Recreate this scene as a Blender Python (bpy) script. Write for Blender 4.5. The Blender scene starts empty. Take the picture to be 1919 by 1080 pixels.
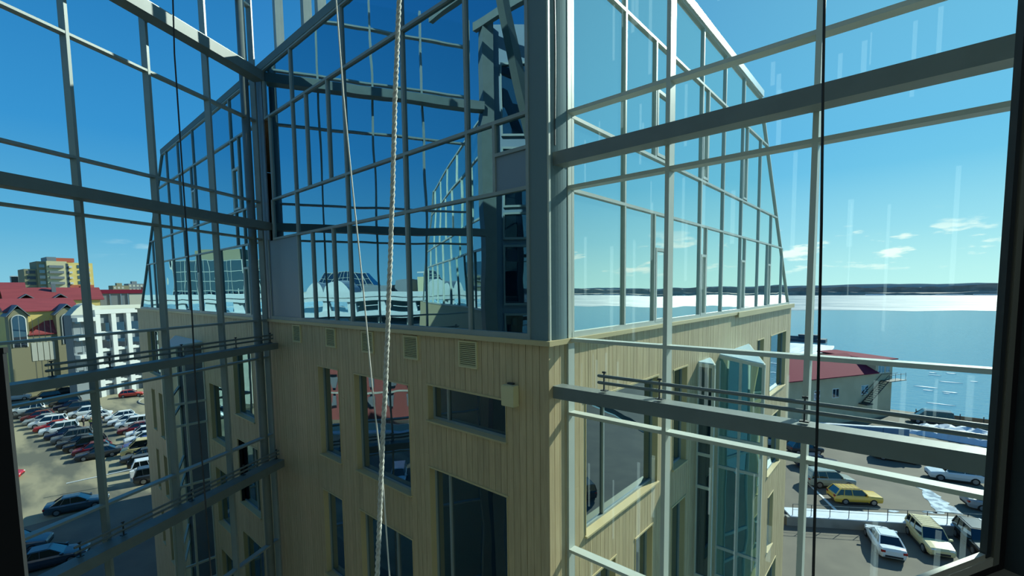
import bpy, bmesh, math, random
from mathutils import Vector, Matrix
random.seed(7)
C = bpy.context.scene.collection
GZ = 21.0                       # height of the eye above the ground; z below is given from eye level
def V3(x, y, z): return Vector((x, y, z + GZ))
def lin(r, g, b):
    f = lambda c: (c/255/12.92) if c <= 10 else ((c/255+.055)/1.055)**2.4
    return (f(r), f(g), f(b), 1)

# ------------------------------------------------------------------ camera
sc = bpy.context.scene
cam_d = bpy.data.cameras.new('camera')
cam = bpy.data.objects.new('camera', cam_d); C.objects.link(cam)
fwd = Vector((-0.6588, 0.7483, -0.0775)); rgt = Vector((0.7509, 0.6605, -0.0126))
fwd.normalize(); rgt = (rgt - fwd*rgt.dot(fwd)).normalized(); up = rgt.cross(fwd)
M = Matrix((rgt, up, -fwd)).transposed().to_4x4(); M.translation = Vector((0, 0, GZ))
cam.matrix_world = M
cam_d.sensor_width = 36; cam_d.lens = 36*854.75/1919; cam_d.shift_y = (609.44-539.5)/1919
cam_d.clip_start = 0.02; cam_d.clip_end = 40000
sc.camera = cam
# ------------------------------------------------------------------ light and exposure
sc.view_settings.view_transform = 'Standard'; sc.view_settings.look = 'None'
sc.view_settings.gamma = 1; sc.view_settings.use_curve_mapping = False
sc.view_settings.exposure = 0.42
sc.cycles.transparent_max_bounces = 24; sc.cycles.max_bounces = 8
sc.cycles.sample_clamp_indirect = 6.0
SUN_AZ, SUN_EL = math.radians(15), math.radians(32)
SUND = Vector((math.sin(SUN_AZ)*math.cos(SUN_EL), math.cos(SUN_AZ)*math.cos(SUN_EL), math.sin(SUN_EL)))
sd = bpy.data.lights.new('sun', 'SUN'); sd.energy = 5.2; sd.angle = math.radians(.53); sd.color = (1, .95, .84)
so = bpy.data.objects.new('sun', sd); C.objects.link(so)
so.rotation_euler = SUND.to_track_quat('Z', 'Y').to_euler(); so.location = (0, 60, 80)
w = bpy.data.worlds.new('sky'); sc.world = w; w.use_nodes = True
nt = w.node_tree; nt.nodes.clear()
def N(t, **k):
    n = nt.nodes.new(t)
    for a, b in k.items(): setattr(n, a, b)
    return n
def lk(a, b): nt.links.new(a, b)
tc = N('ShaderNodeTexCoord'); sep = N('ShaderNodeSeparateXYZ'); lk(tc.outputs['Generated'], sep.inputs[0])
rampS = N('ShaderNodeValToRGB'); lk(sep.outputs[2], rampS.inputs[0]); e_ = rampS.color_ramp.elements     # clear spring sky by height
e_[0].position = 0; e_[0].color = (.28, .56, .70, 1); e_[1].position = 1; e_[1].color = (.012, .10, .36, 1)
for p_, c_ in ((.035, (.235, .52, .69, 1)), (.10, (.13, .42, .67, 1)), (.26, (.045, .28, .61, 1)), (.5, (.020, .18, .47, 1))):
    q_ = e_.new(p_); q_.color = c_
dt = N('ShaderNodeVectorMath', operation='DOT_PRODUCT'); lk(tc.outputs['Generated'], dt.inputs[0]); dt.inputs[1].default_value = SUND
mxd = N('ShaderNodeMath', operation='MAXIMUM'); lk(dt.outputs['Value'], mxd.inputs[0]); mxd.inputs[1].default_value = 0
pw = N('ShaderNodeMath', operation='POWER'); lk(mxd.outputs[0], pw.inputs[0]); pw.inputs[1].default_value = 3.0
ha = N('ShaderNodeMapRange'); ha.inputs[1].default_value = .20; ha.inputs[2].default_value = 0; lk(sep.outputs[2], ha.inputs[0])
g1 = N('ShaderNodeMix', data_type='RGBA', blend_type='ADD'); lk(pw.outputs[0], g1.inputs[0]); lk(rampS.outputs[0], g1.inputs[6]); g1.inputs[7].default_value = (.15, .28, .22, 1)
hm = N('ShaderNodeMath', operation='MULTIPLY'); lk(pw.outputs[0], hm.inputs[0]); lk(ha.outputs[0], hm.inputs[1])
tint = N('ShaderNodeMix', data_type='RGBA', blend_type='ADD'); lk(hm.outputs[0], tint.inputs[0]); lk(g1.outputs[2], tint.inputs[6]); tint.inputs[7].default_value = (.42, .30, .06, 1)
# a bank of small cumulus low over the river (sun side of the sky)
mp = N('ShaderNodeMapping'); mp.inputs['Scale'].default_value = (1, 1, 4.2); mp.inputs['Location'].default_value = (3.3, 1.7, .4); lk(tc.outputs['Generated'], mp.inputs[0])
no = N('ShaderNodeTexNoise'); no.inputs['Scale'].default_value = 10; no.inputs['Detail'].default_value = 6; no.inputs['Roughness'].default_value = .55; lk(mp.outputs[0], no.inputs['Vector'])
cr = N('ShaderNodeMapRange'); cr.inputs[1].default_value = .57; cr.inputs[2].default_value = .64; lk(no.outputs[0], cr.inputs[0])
el = N('ShaderNodeMapRange'); el.inputs[1].default_value = .125; el.inputs[2].default_value = .075; lk(sep.outputs[2], el.inputs[0])
el2 = N('ShaderNodeMapRange'); el2.inputs[1].default_value = .015; el2.inputs[2].default_value = .04; lk(sep.outputs[2], el2.inputs[0])
yy = N('ShaderNodeMapRange'); yy.inputs[1].default_value = .1; yy.inputs[2].default_value = .45; lk(sep.outputs[1], yy.inputs[0])
m1 = N('ShaderNodeMath', operation='MULTIPLY'); lk(cr.outputs[0], m1.inputs[0]); lk(el.outputs[0], m1.inputs[1])
m2 = N('ShaderNodeMath', operation='MULTIPLY'); lk(m1.outputs[0], m2.inputs[0]); lk(yy.outputs[0], m2.inputs[1])
m3 = N('ShaderNodeMath', operation='MULTIPLY'); lk(m2.outputs[0], m3.inputs[0]); lk(el2.outputs[0], m3.inputs[1])
cl = N('ShaderNodeMix', data_type='RGBA'); lk(m3.outputs[0], cl.inputs[0]); lk(tint.outputs[2], cl.inputs[6]); cl.inputs[7].default_value = (.98, 1.02, .95, 1)
bg = N('ShaderNodeBackground'); bg.inputs['Strength'].default_value = 0.86; lk(cl.outputs[2], bg.inputs['Color'])
wo = N('ShaderNodeOutputWorld'); lk(bg.outputs[0], wo.inputs['Surface'])

# ------------------------------------------------------------------ materials
def mat(name, col, rough=.6, metal=0., var=.0, nscale=0., namt=0., col2=None, stretch=None, bump=0., spec=.5, island=0., coord='Object', lo=.42, hi=.58):
    m = bpy.data.materials.new(name); m.use_nodes = True; t = m.node_tree; b = t.nodes['Principled BSDF']
    b.inputs['Roughness'].default_value = rough; b.inputs['Metallic'].default_value = metal; b.inputs['Specular IOR Level'].default_value = spec
    b.inputs['Base Color'].default_value = col; src = None
    def nn(ty, **k):
        n = t.nodes.new(ty)
        for a, v in k.items(): setattr(n, a, v)
        return n
    if nscale:
        g = nn('ShaderNodeNewGeometry'); mpn = nn('ShaderNodeMapping'); mpn.inputs['Scale'].default_value = stretch or (1, 1, 1)
        t.links.new(g.outputs['Position'], mpn.inputs[0])
        z = nn('ShaderNodeTexNoise'); z.inputs['Scale'].default_value = nscale; z.inputs['Detail'].default_value = 5; t.links.new(mpn.outputs[0], z.inputs['Vector'])
        r = nn('ShaderNodeMapRange'); r.inputs[1].default_value = lo; r.inputs[2].default_value = hi; t.links.new(z.outputs[0], r.inputs[0])
        mm = nn('ShaderNodeMath', operation='MULTIPLY'); mm.inputs[1].default_value = namt; t.links.new(r.outputs[0], mm.inputs[0])
        mx = nn('ShaderNodeMix', data_type='RGBA'); t.links.new(mm.outputs[0], mx.inputs[0]); mx.inputs[6].default_value = col
        mx.inputs[7].default_value = col2 or tuple(c*.5 for c in col[:3])+(1,); src = mx.outputs[2]
        if bump:
            bp = nn('ShaderNodeBump'); bp.inputs['Strength'].default_value = bump; bp.inputs['Distance'].default_value = .05
            t.links.new(z.outputs[0], bp.inputs['Height']); t.links.new(bp.outputs[0], b.inputs['Normal'])
    if var or island:
        h = nn('ShaderNodeHueSaturation')
        if src: t.links.new(src, h.inputs['Color'])
        else: h.inputs['Color'].default_value = col
        if var: rs = nn('ShaderNodeObjectInfo').outputs['Random']; a = var
        else: rs = nn('ShaderNodeNewGeometry').outputs['Random Per Island']; a = island
        r = nn('ShaderNodeMapRange'); r.inputs[3].default_value = 1-a; r.inputs[4].default_value = 1+a
        t.links.new(rs, r.inputs[0]); t.links.new(r.outputs[0], h.inputs['Value']); src = h.outputs[0]
    if src: t.links.new(src, b.inputs['Base Color'])
    return m
def mirror_glass(name, tintc, dark, f0, f1, wav=.02, sc_=.7):
    m = bpy.data.materials.new(name); m.use_nodes = True; t = m.node_tree; t.nodes.clear()
    n = t.nodes.new; o = n('ShaderNodeOutputMaterial'); mx = n('ShaderNodeMixShader'); g = n('ShaderNodeBsdfGlossy'); d = n('ShaderNodeBsdfDiffuse')
    g.inputs['Color'].default_value = tintc; g.inputs['Roughness'].default_value = 0.0; d.inputs['Color'].default_value = dark
    lw = n('ShaderNodeLayerWeight'); lw.inputs['Blend'].default_value = .5
    r = n('ShaderNodeMapRange'); r.inputs[3].default_value = f0; r.inputs[4].default_value = f1; r.inputs[1].default_value = .2; r.inputs[2].default_value = .95
    t.links.new(lw.outputs['Facing'], r.inputs[0]); t.links.new(r.outputs[0], mx.inputs[0])
    t.links.new(d.outputs[0], mx.inputs[1]); t.links.new(g.outputs[0], mx.inputs[2]); t.links.new(mx.outputs[0], o.inputs[0])
    ge = n('ShaderNodeNewGeometry'); z = n('ShaderNodeTexNoise'); z.inputs['Scale'].default_value = sc_; z.inputs['Detail'].default_value = 1
    bp = n('ShaderNodeBump'); bp.inputs['Strength'].default_value = 1; bp.inputs['Distance'].default_value = wav
    t.links.new(ge.outputs['Position'], z.inputs['Vector']); t.links.new(z.outputs[0], bp.inputs['Height'])
    t.links.new(bp.outputs[0], g.inputs['Normal'])
    return m
def clear_glass(name, col):
    m = bpy.data.materials.new(name); m.use_nodes = True; t = m.node_tree; t.nodes.clear()
    o = t.nodes.new('ShaderNodeOutputMaterial'); a = t.nodes.new('ShaderNodeBsdfTransparent'); a.inputs[0].default_value = col
    t.links.new(a.outputs[0], o.inputs[0]); return m
def paint_by_object(name, rough=.25, spec=.6):
    m = bpy.data.materials.new(name); m.use_nodes = True; t = m.node_tree; b = t.nodes['Principled BSDF']
    oi = t.nodes.new('ShaderNodeObjectInfo'); t.links.new(oi.outputs['Color'], b.inputs['Base Color'])
    b.inputs['Roughness'].default_value = rough; b.inputs['Specular IOR Level'].default_value = spec; b.inputs['Coat Weight'].default_value = .3
    return m
T = {}
T['plank'] = mat('tan_plank', lin(192, 172, 132), .55, var=.06, nscale=2.2, namt=.35, col2=lin(164, 140, 106), stretch=(9, 9, .7))
T['plank_far'] = mat('tan_plank_far', lin(188, 169, 130), .55, island=.07, nscale=2.2, namt=.35, col2=lin(154, 132, 100), stretch=(9, 9, .7))
T['tan'] = mat('tan_metal', lin(190, 174, 130), .5)
T['vent'] = mat('pale_yellow_metal', lin(206, 196, 150), .5)
T['cavity'] = mat('dark_backing', lin(30, 28, 24), .9)
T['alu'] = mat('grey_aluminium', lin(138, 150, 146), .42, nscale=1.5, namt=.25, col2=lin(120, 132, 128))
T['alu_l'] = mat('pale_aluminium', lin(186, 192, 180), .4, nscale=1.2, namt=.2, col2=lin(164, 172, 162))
T['steel'] = mat('grey_painted_steel', lin(108, 118, 114), .5, nscale=3, namt=.3, col2=lin(92, 102, 98))
T['column'] = mat('teal_grey_column', lin(106, 128, 132), .85, spec=.06)
T['panel'] = mat('blue_grey_panel', lin(112, 132, 146), .4)
T['glassA'] = mirror_glass('blue_mirror_glass', (.42, .66, .78, 1), (.003, .012, .024, 1), .64, .95, .010, .55)
T['glassB'] = mirror_glass('pale_mirror_glass', (.90, .97, .94, 1), (.10, .20, .22, 1), .62, .93, .008, .5)
T['glassW'] = mirror_glass('dark_window_glass', (.48, .62, .70, 1), (.003, .010, .020, 1), .30, .85, .006, .8)
T['glassT'] = mirror_glass('teal_window_glass', (.60, .86, .84, 1), (.06, .20, .20, 1), .45, .85, .02, .8)
T['glassD'] = mirror_glass('far_window_glass', (.6, .7, .8, 1), (.012, .02, .03, 1), .25, .7, .0)
T['clear'] = clear_glass('clear_glass', (.925, .972, .968, 1))
T['clear_near'] = clear_glass('near_clear_glass', (.94, .985, .98, 1))
T['rope'] = mat('white_rope_fibre', lin(205, 205, 198), .8, nscale=60, namt=.4, col2=lin(120, 120, 118))
T['cord'] = mat('white_cord', lin(210, 208, 200), .7)
T['cable'] = mat('black_cable', lin(20, 24, 28), .6)
T['frame_dark'] = mat('dark_window_profile', lin(46, 54, 56), .5)
T['frame_grey'] = mat('grey_window_profile', lin(120, 124, 112), .5)
T['black'] = mat('black_gasket', lin(8, 8, 9), .8)
T['room'] = mat('dark_room_paint', lin(58, 70, 74), .8)
T['sheet'] = mat('pale_blue_sheet', lin(176, 210, 222), .18, spec=.8)
T['dkroom'] = mat('dim_interior', lin(46, 58, 66), .8)
T['stone'] = mat('pale_stone', lin(186, 186, 172), .8)
T['post'] = mat('near_black_post', lin(22, 26, 30), .8)
T['sill'] = mat('pale_window_sill', lin(190, 190, 172), .45)
T['asphalt'] = mat('left_asphalt', lin(150, 142, 116), .85, nscale=.11, namt=.8, col2=lin(84, 86, 80), stretch=(.5, 1.6, 1), lo=.47, hi=.56, spec=.2)
T['asphaltR'] = mat('right_asphalt', lin(112, 106, 92), .8, nscale=.35, namt=.6, col2=lin(88, 84, 76), lo=.35, hi=.65, spec=.3)
T['concrete'] = mat('concrete', lin(150, 150, 142), .8, nscale=.8, namt=.4)
T['snow'] = mat('snow', lin(198, 207, 214), .7, nscale=1.1, namt=.35, col2=lin(170, 190, 205), lo=.4, hi=.62)
T['slush'] = mat('meltwater_and_slush', lin(205, 215, 220), .25, nscale=1.6, namt=.9, col2=lin(110, 125, 140))
T['line'] = mat('white_road_paint', lin(225, 225, 215), .7)
T['car'] = paint_by_object('car_paint')
T['carglass'] = mirror_glass('car_glass', (.6, .72, .76, 1), (.006, .01, .012, 1), .10, .6, 0)
T['tyre'] = mat('tyre_rubber', lin(22, 22, 24), .8)
T['rim'] = mat('alloy_rim', lin(150, 152, 155), .35, metal=.7)
T['lampw'] = mat('headlamp_lens', lin(225, 228, 230), .15)
T['lampr'] = mat('tail_lamp_red', lin(150, 20, 22), .2)
T['tarp'] = mat('dark_trim', lin(28, 30, 32), .6)

# ------------------------------------------------------------------ mesh helpers
class MB:
    def __init__(s): s.v = []; s.f = []; s.m = []
    def add(s, vs, fs, mi=0):
        o = len(s.v); s.v += [tuple(p) for p in vs]; s.f += [tuple(i+o for i in f) for f in fs]; s.m += [mi]*len(fs)
    def hexa(s, P, mi=0):        # P: 8 corners, bottom 4 ccw then top 4
        s.add(P, [(3, 2, 1, 0), (4, 5, 6, 7), (0, 1, 5, 4), (1, 2, 6, 5), (2, 3, 7, 6), (3, 0, 4, 7)], mi)
    def box(s, c, d, mi=0, rz=0.):
        cx, cy, cz = c; hx, hy, hz = d[0]/2, d[1]/2, d[2]/2; ca, sa = math.cos(rz), math.sin(rz)
        P = [(cx+a*hx*ca-b*hy*sa, cy+a*hx*sa+b*hy*ca, cz+e*hz) for e in (-1, 1) for a, b in ((-1, -1), (1, -1), (1, 1), (-1, 1))]
        s.hexa(P, mi)
    def fbox(s, F, u0, u1, n0, n1, z0, z1, mi=0):
        P = [F.p(u, n, z) for z in (z0, z1) for u, n in ((u0, n0), (u1, n0), (u1, n1), (u0, n1))]; s.hexa(P, mi)
    def poly_prism(s, pts, off, mi=0):   # pts list of Vectors, extruded by vector off
        n = len(pts); o = Vector(off)
        s.add([Vector(p) for p in pts]+[Vector(p)+o for p in pts], [tuple(range(n))[::-1], tuple(range(n, 2*n))]+[(i, (i+1) % n, n+(i+1) % n, n+i) for i in range(n)], mi)
    def tube(s, pts, r, n=6, mi=0, cap=True):
        pts = [Vector(p) for p in pts]; rings = []
        t = (pts[1]-pts[0]).normalized(); a = t.orthogonal().normalized()
        for i, p in enumerate(pts):
            q = (pts[min(i+1, len(pts)-1)]-pts[max(i-1, 0)]).normalized()
            a = (a-q*a.dot(q)).normalized(); b = q.cross(a); rr = r[i] if isinstance(r, (list, tuple)) else r
            rings.append([p+(a*math.cos(2*math.pi*k/n)+b*math.sin(2*math.pi*k/n))*rr for k in range(n)])
        vs = [x for R in rings for x in R]; fs = []
        for i in range(len(rings)-1):
            for k in range(n): fs.append((i*n+k, i*n+(k+1) % n, (i+1)*n+(k+1) % n, (i+1)*n+k))
        if cap: fs += [tuple(range(n))[::-1], tuple(range((len(rings)-1)*n, len(rings)*n))]
        s.add(vs, fs, mi)
    def build(s, name, mats, parent=None, smooth=False, data_only=False):
        org = wloc(parent) if parent else Vector((0, 0, 0))
        me = bpy.data.meshes.new(name); me.from_pydata([tuple(Vector(p)-org) for p in s.v], [], s.f)
        for m_ in (mats if isinstance(mats, (list, tuple)) else [mats]): me.materials.append(m_)
        for p, i in zip(me.polygons, s.m): p.material_index = i; p.use_smooth = smooth
        me.update()
        if data_only: return me
        o = bpy.data.objects.new(name, me); C.objects.link(o)
        if parent: o.parent = parent
        return o
def wloc(o):
    v = Vector((0, 0, 0))
    while o is not None: v += o.location; o = o.parent
    return v
def tag(o, label=None, cat=None, group=None, kind=None):
    if label: o['label'] = label
    if cat: o['category'] = cat
    if group: o['group'] = group
    if kind: o['kind'] = kind
    return o
def empty(name, loc, rz=0):
    o = bpy.data.objects.new(name, None); C.objects.link(o); o.location = loc; o.rotation_euler = (0, 0, rz); o.empty_display_size = .2; return o
def ring(b, F, u0, u1, n0, n1, z0, z1, tu, tz=None, mi=0):
    tz = tz or tu
    b.fbox(F, u0, u1, n0, n1, z0, z0+tz, mi); b.fbox(F, u0, u1, n0, n1, z1-tz, z1, mi); b.fbox(F, u0, u0+tu, n0, n1, z0+tz, z1-tz, mi); b.fbox(F, u1-tu, u1, n0, n1, z0+tz, z1-tz, mi)
class Frame:                      # a vertical plane: u along it, n out of it, z from eye level
    def __init__(s, o, u, n): s.o = Vector(o+(0,)) if len(o) == 2 else Vector(o); s.u = Vector(u+(0,)).normalized(); s.n = Vector(n+(0,)).normalized(); s.rz = math.atan2(s.u.y, s.u.x); s.flip = s.u.cross(s.n).z < 0
    def p(s, u, n, z): q = s.o+s.u*u+s.n*n; return Vector((q.x, q.y, z+GZ))
_unit = {}
def unit(m):
    if m.name not in _unit:
        b = MB(); b.box((0, 0, 0), (1, 1, 1)); _unit[m.name] = b.build('unit_'+m.name, m, data_only=True)
    return _unit[m.name]
def piece(name, m, parent, F, u0, u1, n0, n1, z0, z1, jit=0.):
    o = bpy.data.objects.new(name, unit(m)); C.objects.link(o)
    c = F.p((u0+u1)/2, (n0+n1)/2, (z0+z1)/2); o.location = c-(wloc(parent) if parent else Vector((0, 0, 0))); o.parent = parent
    o.rotation_euler = (random.uniform(-jit, jit), random.uniform(-jit, jit), F.rz+random.uniform(-jit, jit)); o.scale = (abs(u1-u0), abs(n1-n0), abs(z1-z0))
    return o
# frames in plan: face A runs along -x, face B along +y, the left and right curtain walls, the viewer's window wall
FA = Frame((0, 5.964), (1, 0), (0, -1))
FB = Frame((-4.459, 0), (0, 1), (1, 0))
LD = (-.4737, .8807); LN = (-.8807, -.4737)
FL = Frame((LN[0]*11.133, LN[1]*11.133), LD, (-LN[0], -LN[1]))      # n points into the atrium
FR = Frame((0, 6.4765), (1, 0), (0, -1))
WN = (.883, -.4694); WD = (.4694, .883)
FW = Frame((-WN[0]*.53, -WN[1]*.53), WD, WN)                          # n points into the viewer's room

# ------------------------------------------------------------------ ground, river, far shore (setting)
def flat(name, pts, z, m, kind='structure', th=.3, parent=None):
    b = MB(); b.poly_prism([V3(x, y, z-th) for x, y in pts], (0, 0, th)); o = b.build(name, m, parent); o['kind'] = kind; return o
flat('ground', [(-9000, -3500), (30, -3500), (30, 45.9), (-8, 45.0), (-60, 92), (-60, 320), (-9000, 2600)], -21, T['asphalt'])
flat('ground_car_park', [(-60, -6), (60, -6), (60, 86), (5.6, 53.3), (-7.6, 44.9), (-60, 44.9)], -20.985, T['asphaltR'], th=.25)
flat('ground_upper_car_park', [(-7.6, 44.9), (5.6, 53.3), (60, 88), (60, 97), (-60, 95), (-60, 44.9)], -20.3, T['asphaltR'], th=.9)
wm = bpy.data.materials.new('river_water'); wm.use_nodes = True; t = wm.node_tree; b = t.nodes['Principled BSDF']
b.inputs['Base Color'].default_value = (.10, .27, .37, 1); b.inputs['Roughness'].default_value = .09; b.inputs['IOR'].default_value = 1.33
ge = t.nodes.new('ShaderNodeNewGeometry'); mpn = t.nodes.new('ShaderNodeMapping'); mpn.inputs['Scale'].default_value = (.35, .8, 1); t.links.new(ge.outputs['Position'], mpn.inputs[0])
z1 = t.nodes.new('ShaderNodeTexNoise'); z1.inputs['Scale'].default_value = .9; z1.inputs['Detail'].default_value = 7; z1.inputs['Roughness'].default_value = .6; t.links.new(mpn.outputs[0], z1.inputs['Vector'])
bp = t.nodes.new('ShaderNodeBump'); bp.inputs['Strength'].default_value = .55; bp.inputs['Distance'].default_value = .35; t.links.new(z1.outputs[0], bp.inputs['Height']); t.links.new(bp.outputs[0], b.inputs['Normal'])
flat('river', [(-5000, 94), (6000, 94), (9000, 2600), (-9000, 2600)], -22.2, wm, th=1)
# drifting ice field against the far shore, ragged near edge
im = bpy.data.materials.new('river_ice'); im.use_nodes = True; t = im.node_tree; b = t.nodes['Principled BSDF']; b.inputs['Roughness'].default_value = .6
ge = t.nodes.new('ShaderNodeNewGeometry'); mpn = t.nodes.new('ShaderNodeMapping'); mpn.inputs['Scale'].default_value = (.35, 1.3, 1); t.links.new(ge.outputs['Position'], mpn.inputs[0])
z1 = t.nodes.new('ShaderNodeTexNoise'); z1.inputs['Scale'].default_value = .03; z1.inputs['Detail'].default_value = 8; z1.inputs['Roughness'].default_value = .65; t.links.new(mpn.outputs[0], z1.inputs['Vector'])
rp = t.nodes.new('ShaderNodeValToRGB'); rp.color_ramp.elements[0].position = .44; rp.color_ramp.elements[0].color = lin(84, 112, 124); rp.color_ramp.elements[1].position = .64; rp.color_ramp.elements[1].color = lin(184, 188, 188)
t.links.new(z1.outputs[0], rp.inputs[0]); t.links.new(rp.outputs[0], b.inputs['Base Color'])
ib = MB(); pts = []
rr = random.Random(3)
for i in range(161):
    x = -2400+i*32; y = 470 + .00011*(x-200)**2*.6 + 60*math.sin(x*.004+1)+26*math.sin(x*.017)+rr.uniform(-16, 16)
    pts.append((x, y))
far = [(p[0]*1.2, 1330) for p in pts]
for i in range(160):
    ib.add([V3(*pts[i], -22.15), V3(*pts[i+1], -22.15), V3(*far[i+1], -22.15), V3(*far[i], -22.15)], [(0, 1, 2, 3)])
tag(ib.build('river_ice', im), 'broken white ice field floating along the far side of the river', 'ice', kind='stuff')
fb = MB(); rr = random.Random(5)                # thin broken floes nearer the embankment
for i in range(34):
    x = rr.uniform(3, 30); y = rr.uniform(104, 165); L = rr.uniform(.5, 2.6); W = rr.uniform(.2, .9)
    k = rr.randint(5, 7); fb.poly_prism([V3(x+L*math.cos(6.28*j/k)*rr.uniform(.6, 1), y+W*math.sin(6.28*j/k)*rr.uniform(.6, 1), -22.19) for j in range(k)], (0, 0, .04))
tag(fb.build('ice_floe', T['snow']), 'thin white ice floes drifting on open water near the embankment', 'ice', kind='stuff')
# far shore: bumpy wooded banks in two rows and a low hazy ridge
T['wood'] = mat('hazed_woodland', lin(150, 136, 122), .95, nscale=.03, namt=.6, col2=lin(182, 166, 150), stretch=(1, 1, 4))  # lightened: the haze of distance is put into the colour
T['ridge'] = mat('distant_ridge', lin(196, 192, 184), .95)  # pale tone carries the distance haze as well
def treeline(name, y0, h0, h1, m, label, seed, x0=-4200, x1=4600, step=14, bend=0.):
    b = MB(); r = random.Random(seed); n = int((x1-x0)/step); hh = (h0+h1)/2; P = []
    for i in range(n+1):
        hh += r.uniform(-1, 1)*(h1-h0)*.3; hh = min(h1, max(h0, hh)); x = x0+i*step; y = y0+bend*x+r.uniform(-6, 6)
        P.append((V3(x, y, -22.3), V3(x, y+4, -22.3+hh), V3(x, y+60, -22.3+hh*.9), V3(x, y+66, -22.3)))
    for i in range(n):
        for k in range(3): b.add([P[i][k], P[i+1][k], P[i+1][k+1], P[i][k+1]], [(0, 1, 2, 3)])
    tag(b.build(name, m), label, 'trees', kind='stuff')
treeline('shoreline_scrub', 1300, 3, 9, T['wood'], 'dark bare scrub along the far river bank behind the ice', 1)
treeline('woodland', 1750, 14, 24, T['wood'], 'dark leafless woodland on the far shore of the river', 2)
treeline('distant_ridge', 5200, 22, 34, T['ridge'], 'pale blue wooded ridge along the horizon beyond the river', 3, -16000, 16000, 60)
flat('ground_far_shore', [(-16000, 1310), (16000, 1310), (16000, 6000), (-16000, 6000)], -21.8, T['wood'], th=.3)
sb = MB(); rr = random.Random(9)
for i in range(60):
    x = rr.uniform(-1500, 2200); y = rr.uniform(1275, 1282); sb.box(V3(x, y, -20.5), (rr.uniform(10, 60), 8, rr.uniform(1, 2.4)))
tag(sb.build('shore_snow', T['snow']), 'strips of white snow and low roofs along the far shore', 'snow', kind='stuff')
for x, h in ((-125, 30), (52, 38), (60, 26), (190, 30)):
    b = MB(); b.tube([V3(x*4, 1700, -22), V3(x*4, 1700, -22+h)], [.8, .3], 5)
    tag(b.build('mast', T['frame_dark']), {-125: 'thin mast on the far shore left of the black cable', 52: 'tallest thin mast on the far shore near the clouds', 60: 'short mast beside the tallest mast on the far shore', 190: 'thin mast on the far shore hidden towards the window jamb'}[x], 'mast')

# ------------------------------------------------------------------ the office wing across the atrium
WING = empty('office_wing', (-4.459, 5.964, 0))
tag(WING, 'tan plank-clad office wing with mirror glazing on top, beyond the atrium glass', 'building')
B1, B2 = -15.85, -4.459
# windows: (u0, u1, z0, z1, mullions, glass)
WA = [(-12.6, -11.45, -4.62, -2.07, [], 'W'), (-10.65, -8.32, -4.6, -2.07, [], 'W'), (-7.66, -5.41, -2.74, -1.97, [-7.16], 'W'),
      (-12.61, -11.5, -8.2, -5.66, [], 'W'), (-10.6, -8.34, -8.2, -5.65, [-9.15], 'W'), (-7.67, -5.41, -7.4, -3.76, [-7.16], 'W'),
      (-12.61, -11.5, -11.8, -9.26, [], 'W'), (-10.6, -8.34, -11.8, -9.26, [], 'W'), (-7.67, -5.41, -11.8, -9.26, [], 'W')]
WAL = [(-34.2, -31.5, -4.65, -2.07, [-33.0], 'W'), (-34.2, -33.4, -8.05, -5.6, [], 'W'), (-32.4, -31.5, -8.2, -5.6, [], 'W'), (-34.1, -33.5, -11.7, -9.25, [], 'W'), (-32.3, -31.5, -11.7, -9.25, [], 'W'),
       (-33.95, -33.3, -15.1, -13.0, [], 'W'), (-32.1, -29.5, -15.6, -12.9, [-31], 'W'),
       (-22.75, -20.4, -6.31, -3.83, [-21.3], 'W'), (-19.6, -17.65, -4.66, -2.1, [], 'W'), (-19.65, -17.55, -8.2, -5.63, [-18.2], 'W'), (-22.6, -20.6, -10.0, -7.5, [], 'W'), (-19.6, -17.5, -11.8, -9.36, [], 'W'), (-22.5, -20.5, -13.7, -11.2, [], 'W'), (-19.6, -17.5, -15.4, -12.9, [], 'W')]
WB = [(7.08, 10.28, -4.64, -2.05, [7.97], 'W'), (7.25, 8.25, -8.2, -5.57, [], 'W'), (9.15, 10.05, -8.2, -5.6, [], 'W'), (7.25, 10.05, -11.8, -9.2, [8.3], 'W'),
      (11.2, 12.12, -4.65, -2.07, [], 'W'), (11.2, 12.12, -8.2, -5.65, [], 'W'), (11.2, 12.12, -11.8, -9.25, [], 'W'), (11.2, 12.12, -15.4, -12.9, [], 'W'),
      (19.4, 20.4, -4.62, -2.07, [], 'W'), (21.6, 24.65, -4.65, -2.08, [], 'W'), (19.4, 20.4, -8.2, -5.65, [], 'W'), (21.6, 24.0, -8.2, -5.65, [], 'W'), (22, 23, -11.8, -9.3, [], 'W'), (19.2, 20.6, -11.8, -9.3, [], 'W'), (21.5, 24, -15.4, -12.9, [], 'W')]
OR = {'A': [(-27.84, -23.36)], 'B': [(12.95, 13.94), (14.83, 18.15)]}
def columns(u0, u1, step, edges):
    g = []; u = u0
    while u < u1-.04: g.append(u); u += step
    g.append(u1)
    for e in edges:
        if u0 < e < u1:
            k = min(range(len(g)), key=lambda i: abs(g[i]-e))
            if abs(g[k]-e) < .05 and 0 < k < len(g)-1: g[k] = e
            else: g.append(e)
    g = sorted(set(g)); return [(a, b_) for a, b_ in zip(g, g[1:]) if b_-a > .015]
def spans(a, b_, wins, zb, zt, blocks):
    m_ = (a+b_)/2; cut = sorted([(w_[2], w_[3]) for w_ in wins if w_[0]-.001 < m_ < w_[1]+.001]+[(zb, -2.1) for o0, o1 in blocks if o0 < m_ < o1])
    out = []; z = zb
    for c0, c1 in cut:
        if c0 > z+.02: out.append((z, c0))
        z = max(z, c1)
    if zt > z+.02: out.append((z, zt))
    return out
ZT = -.92; ZBOT = -20.95
rr = random.Random(11)
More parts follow.
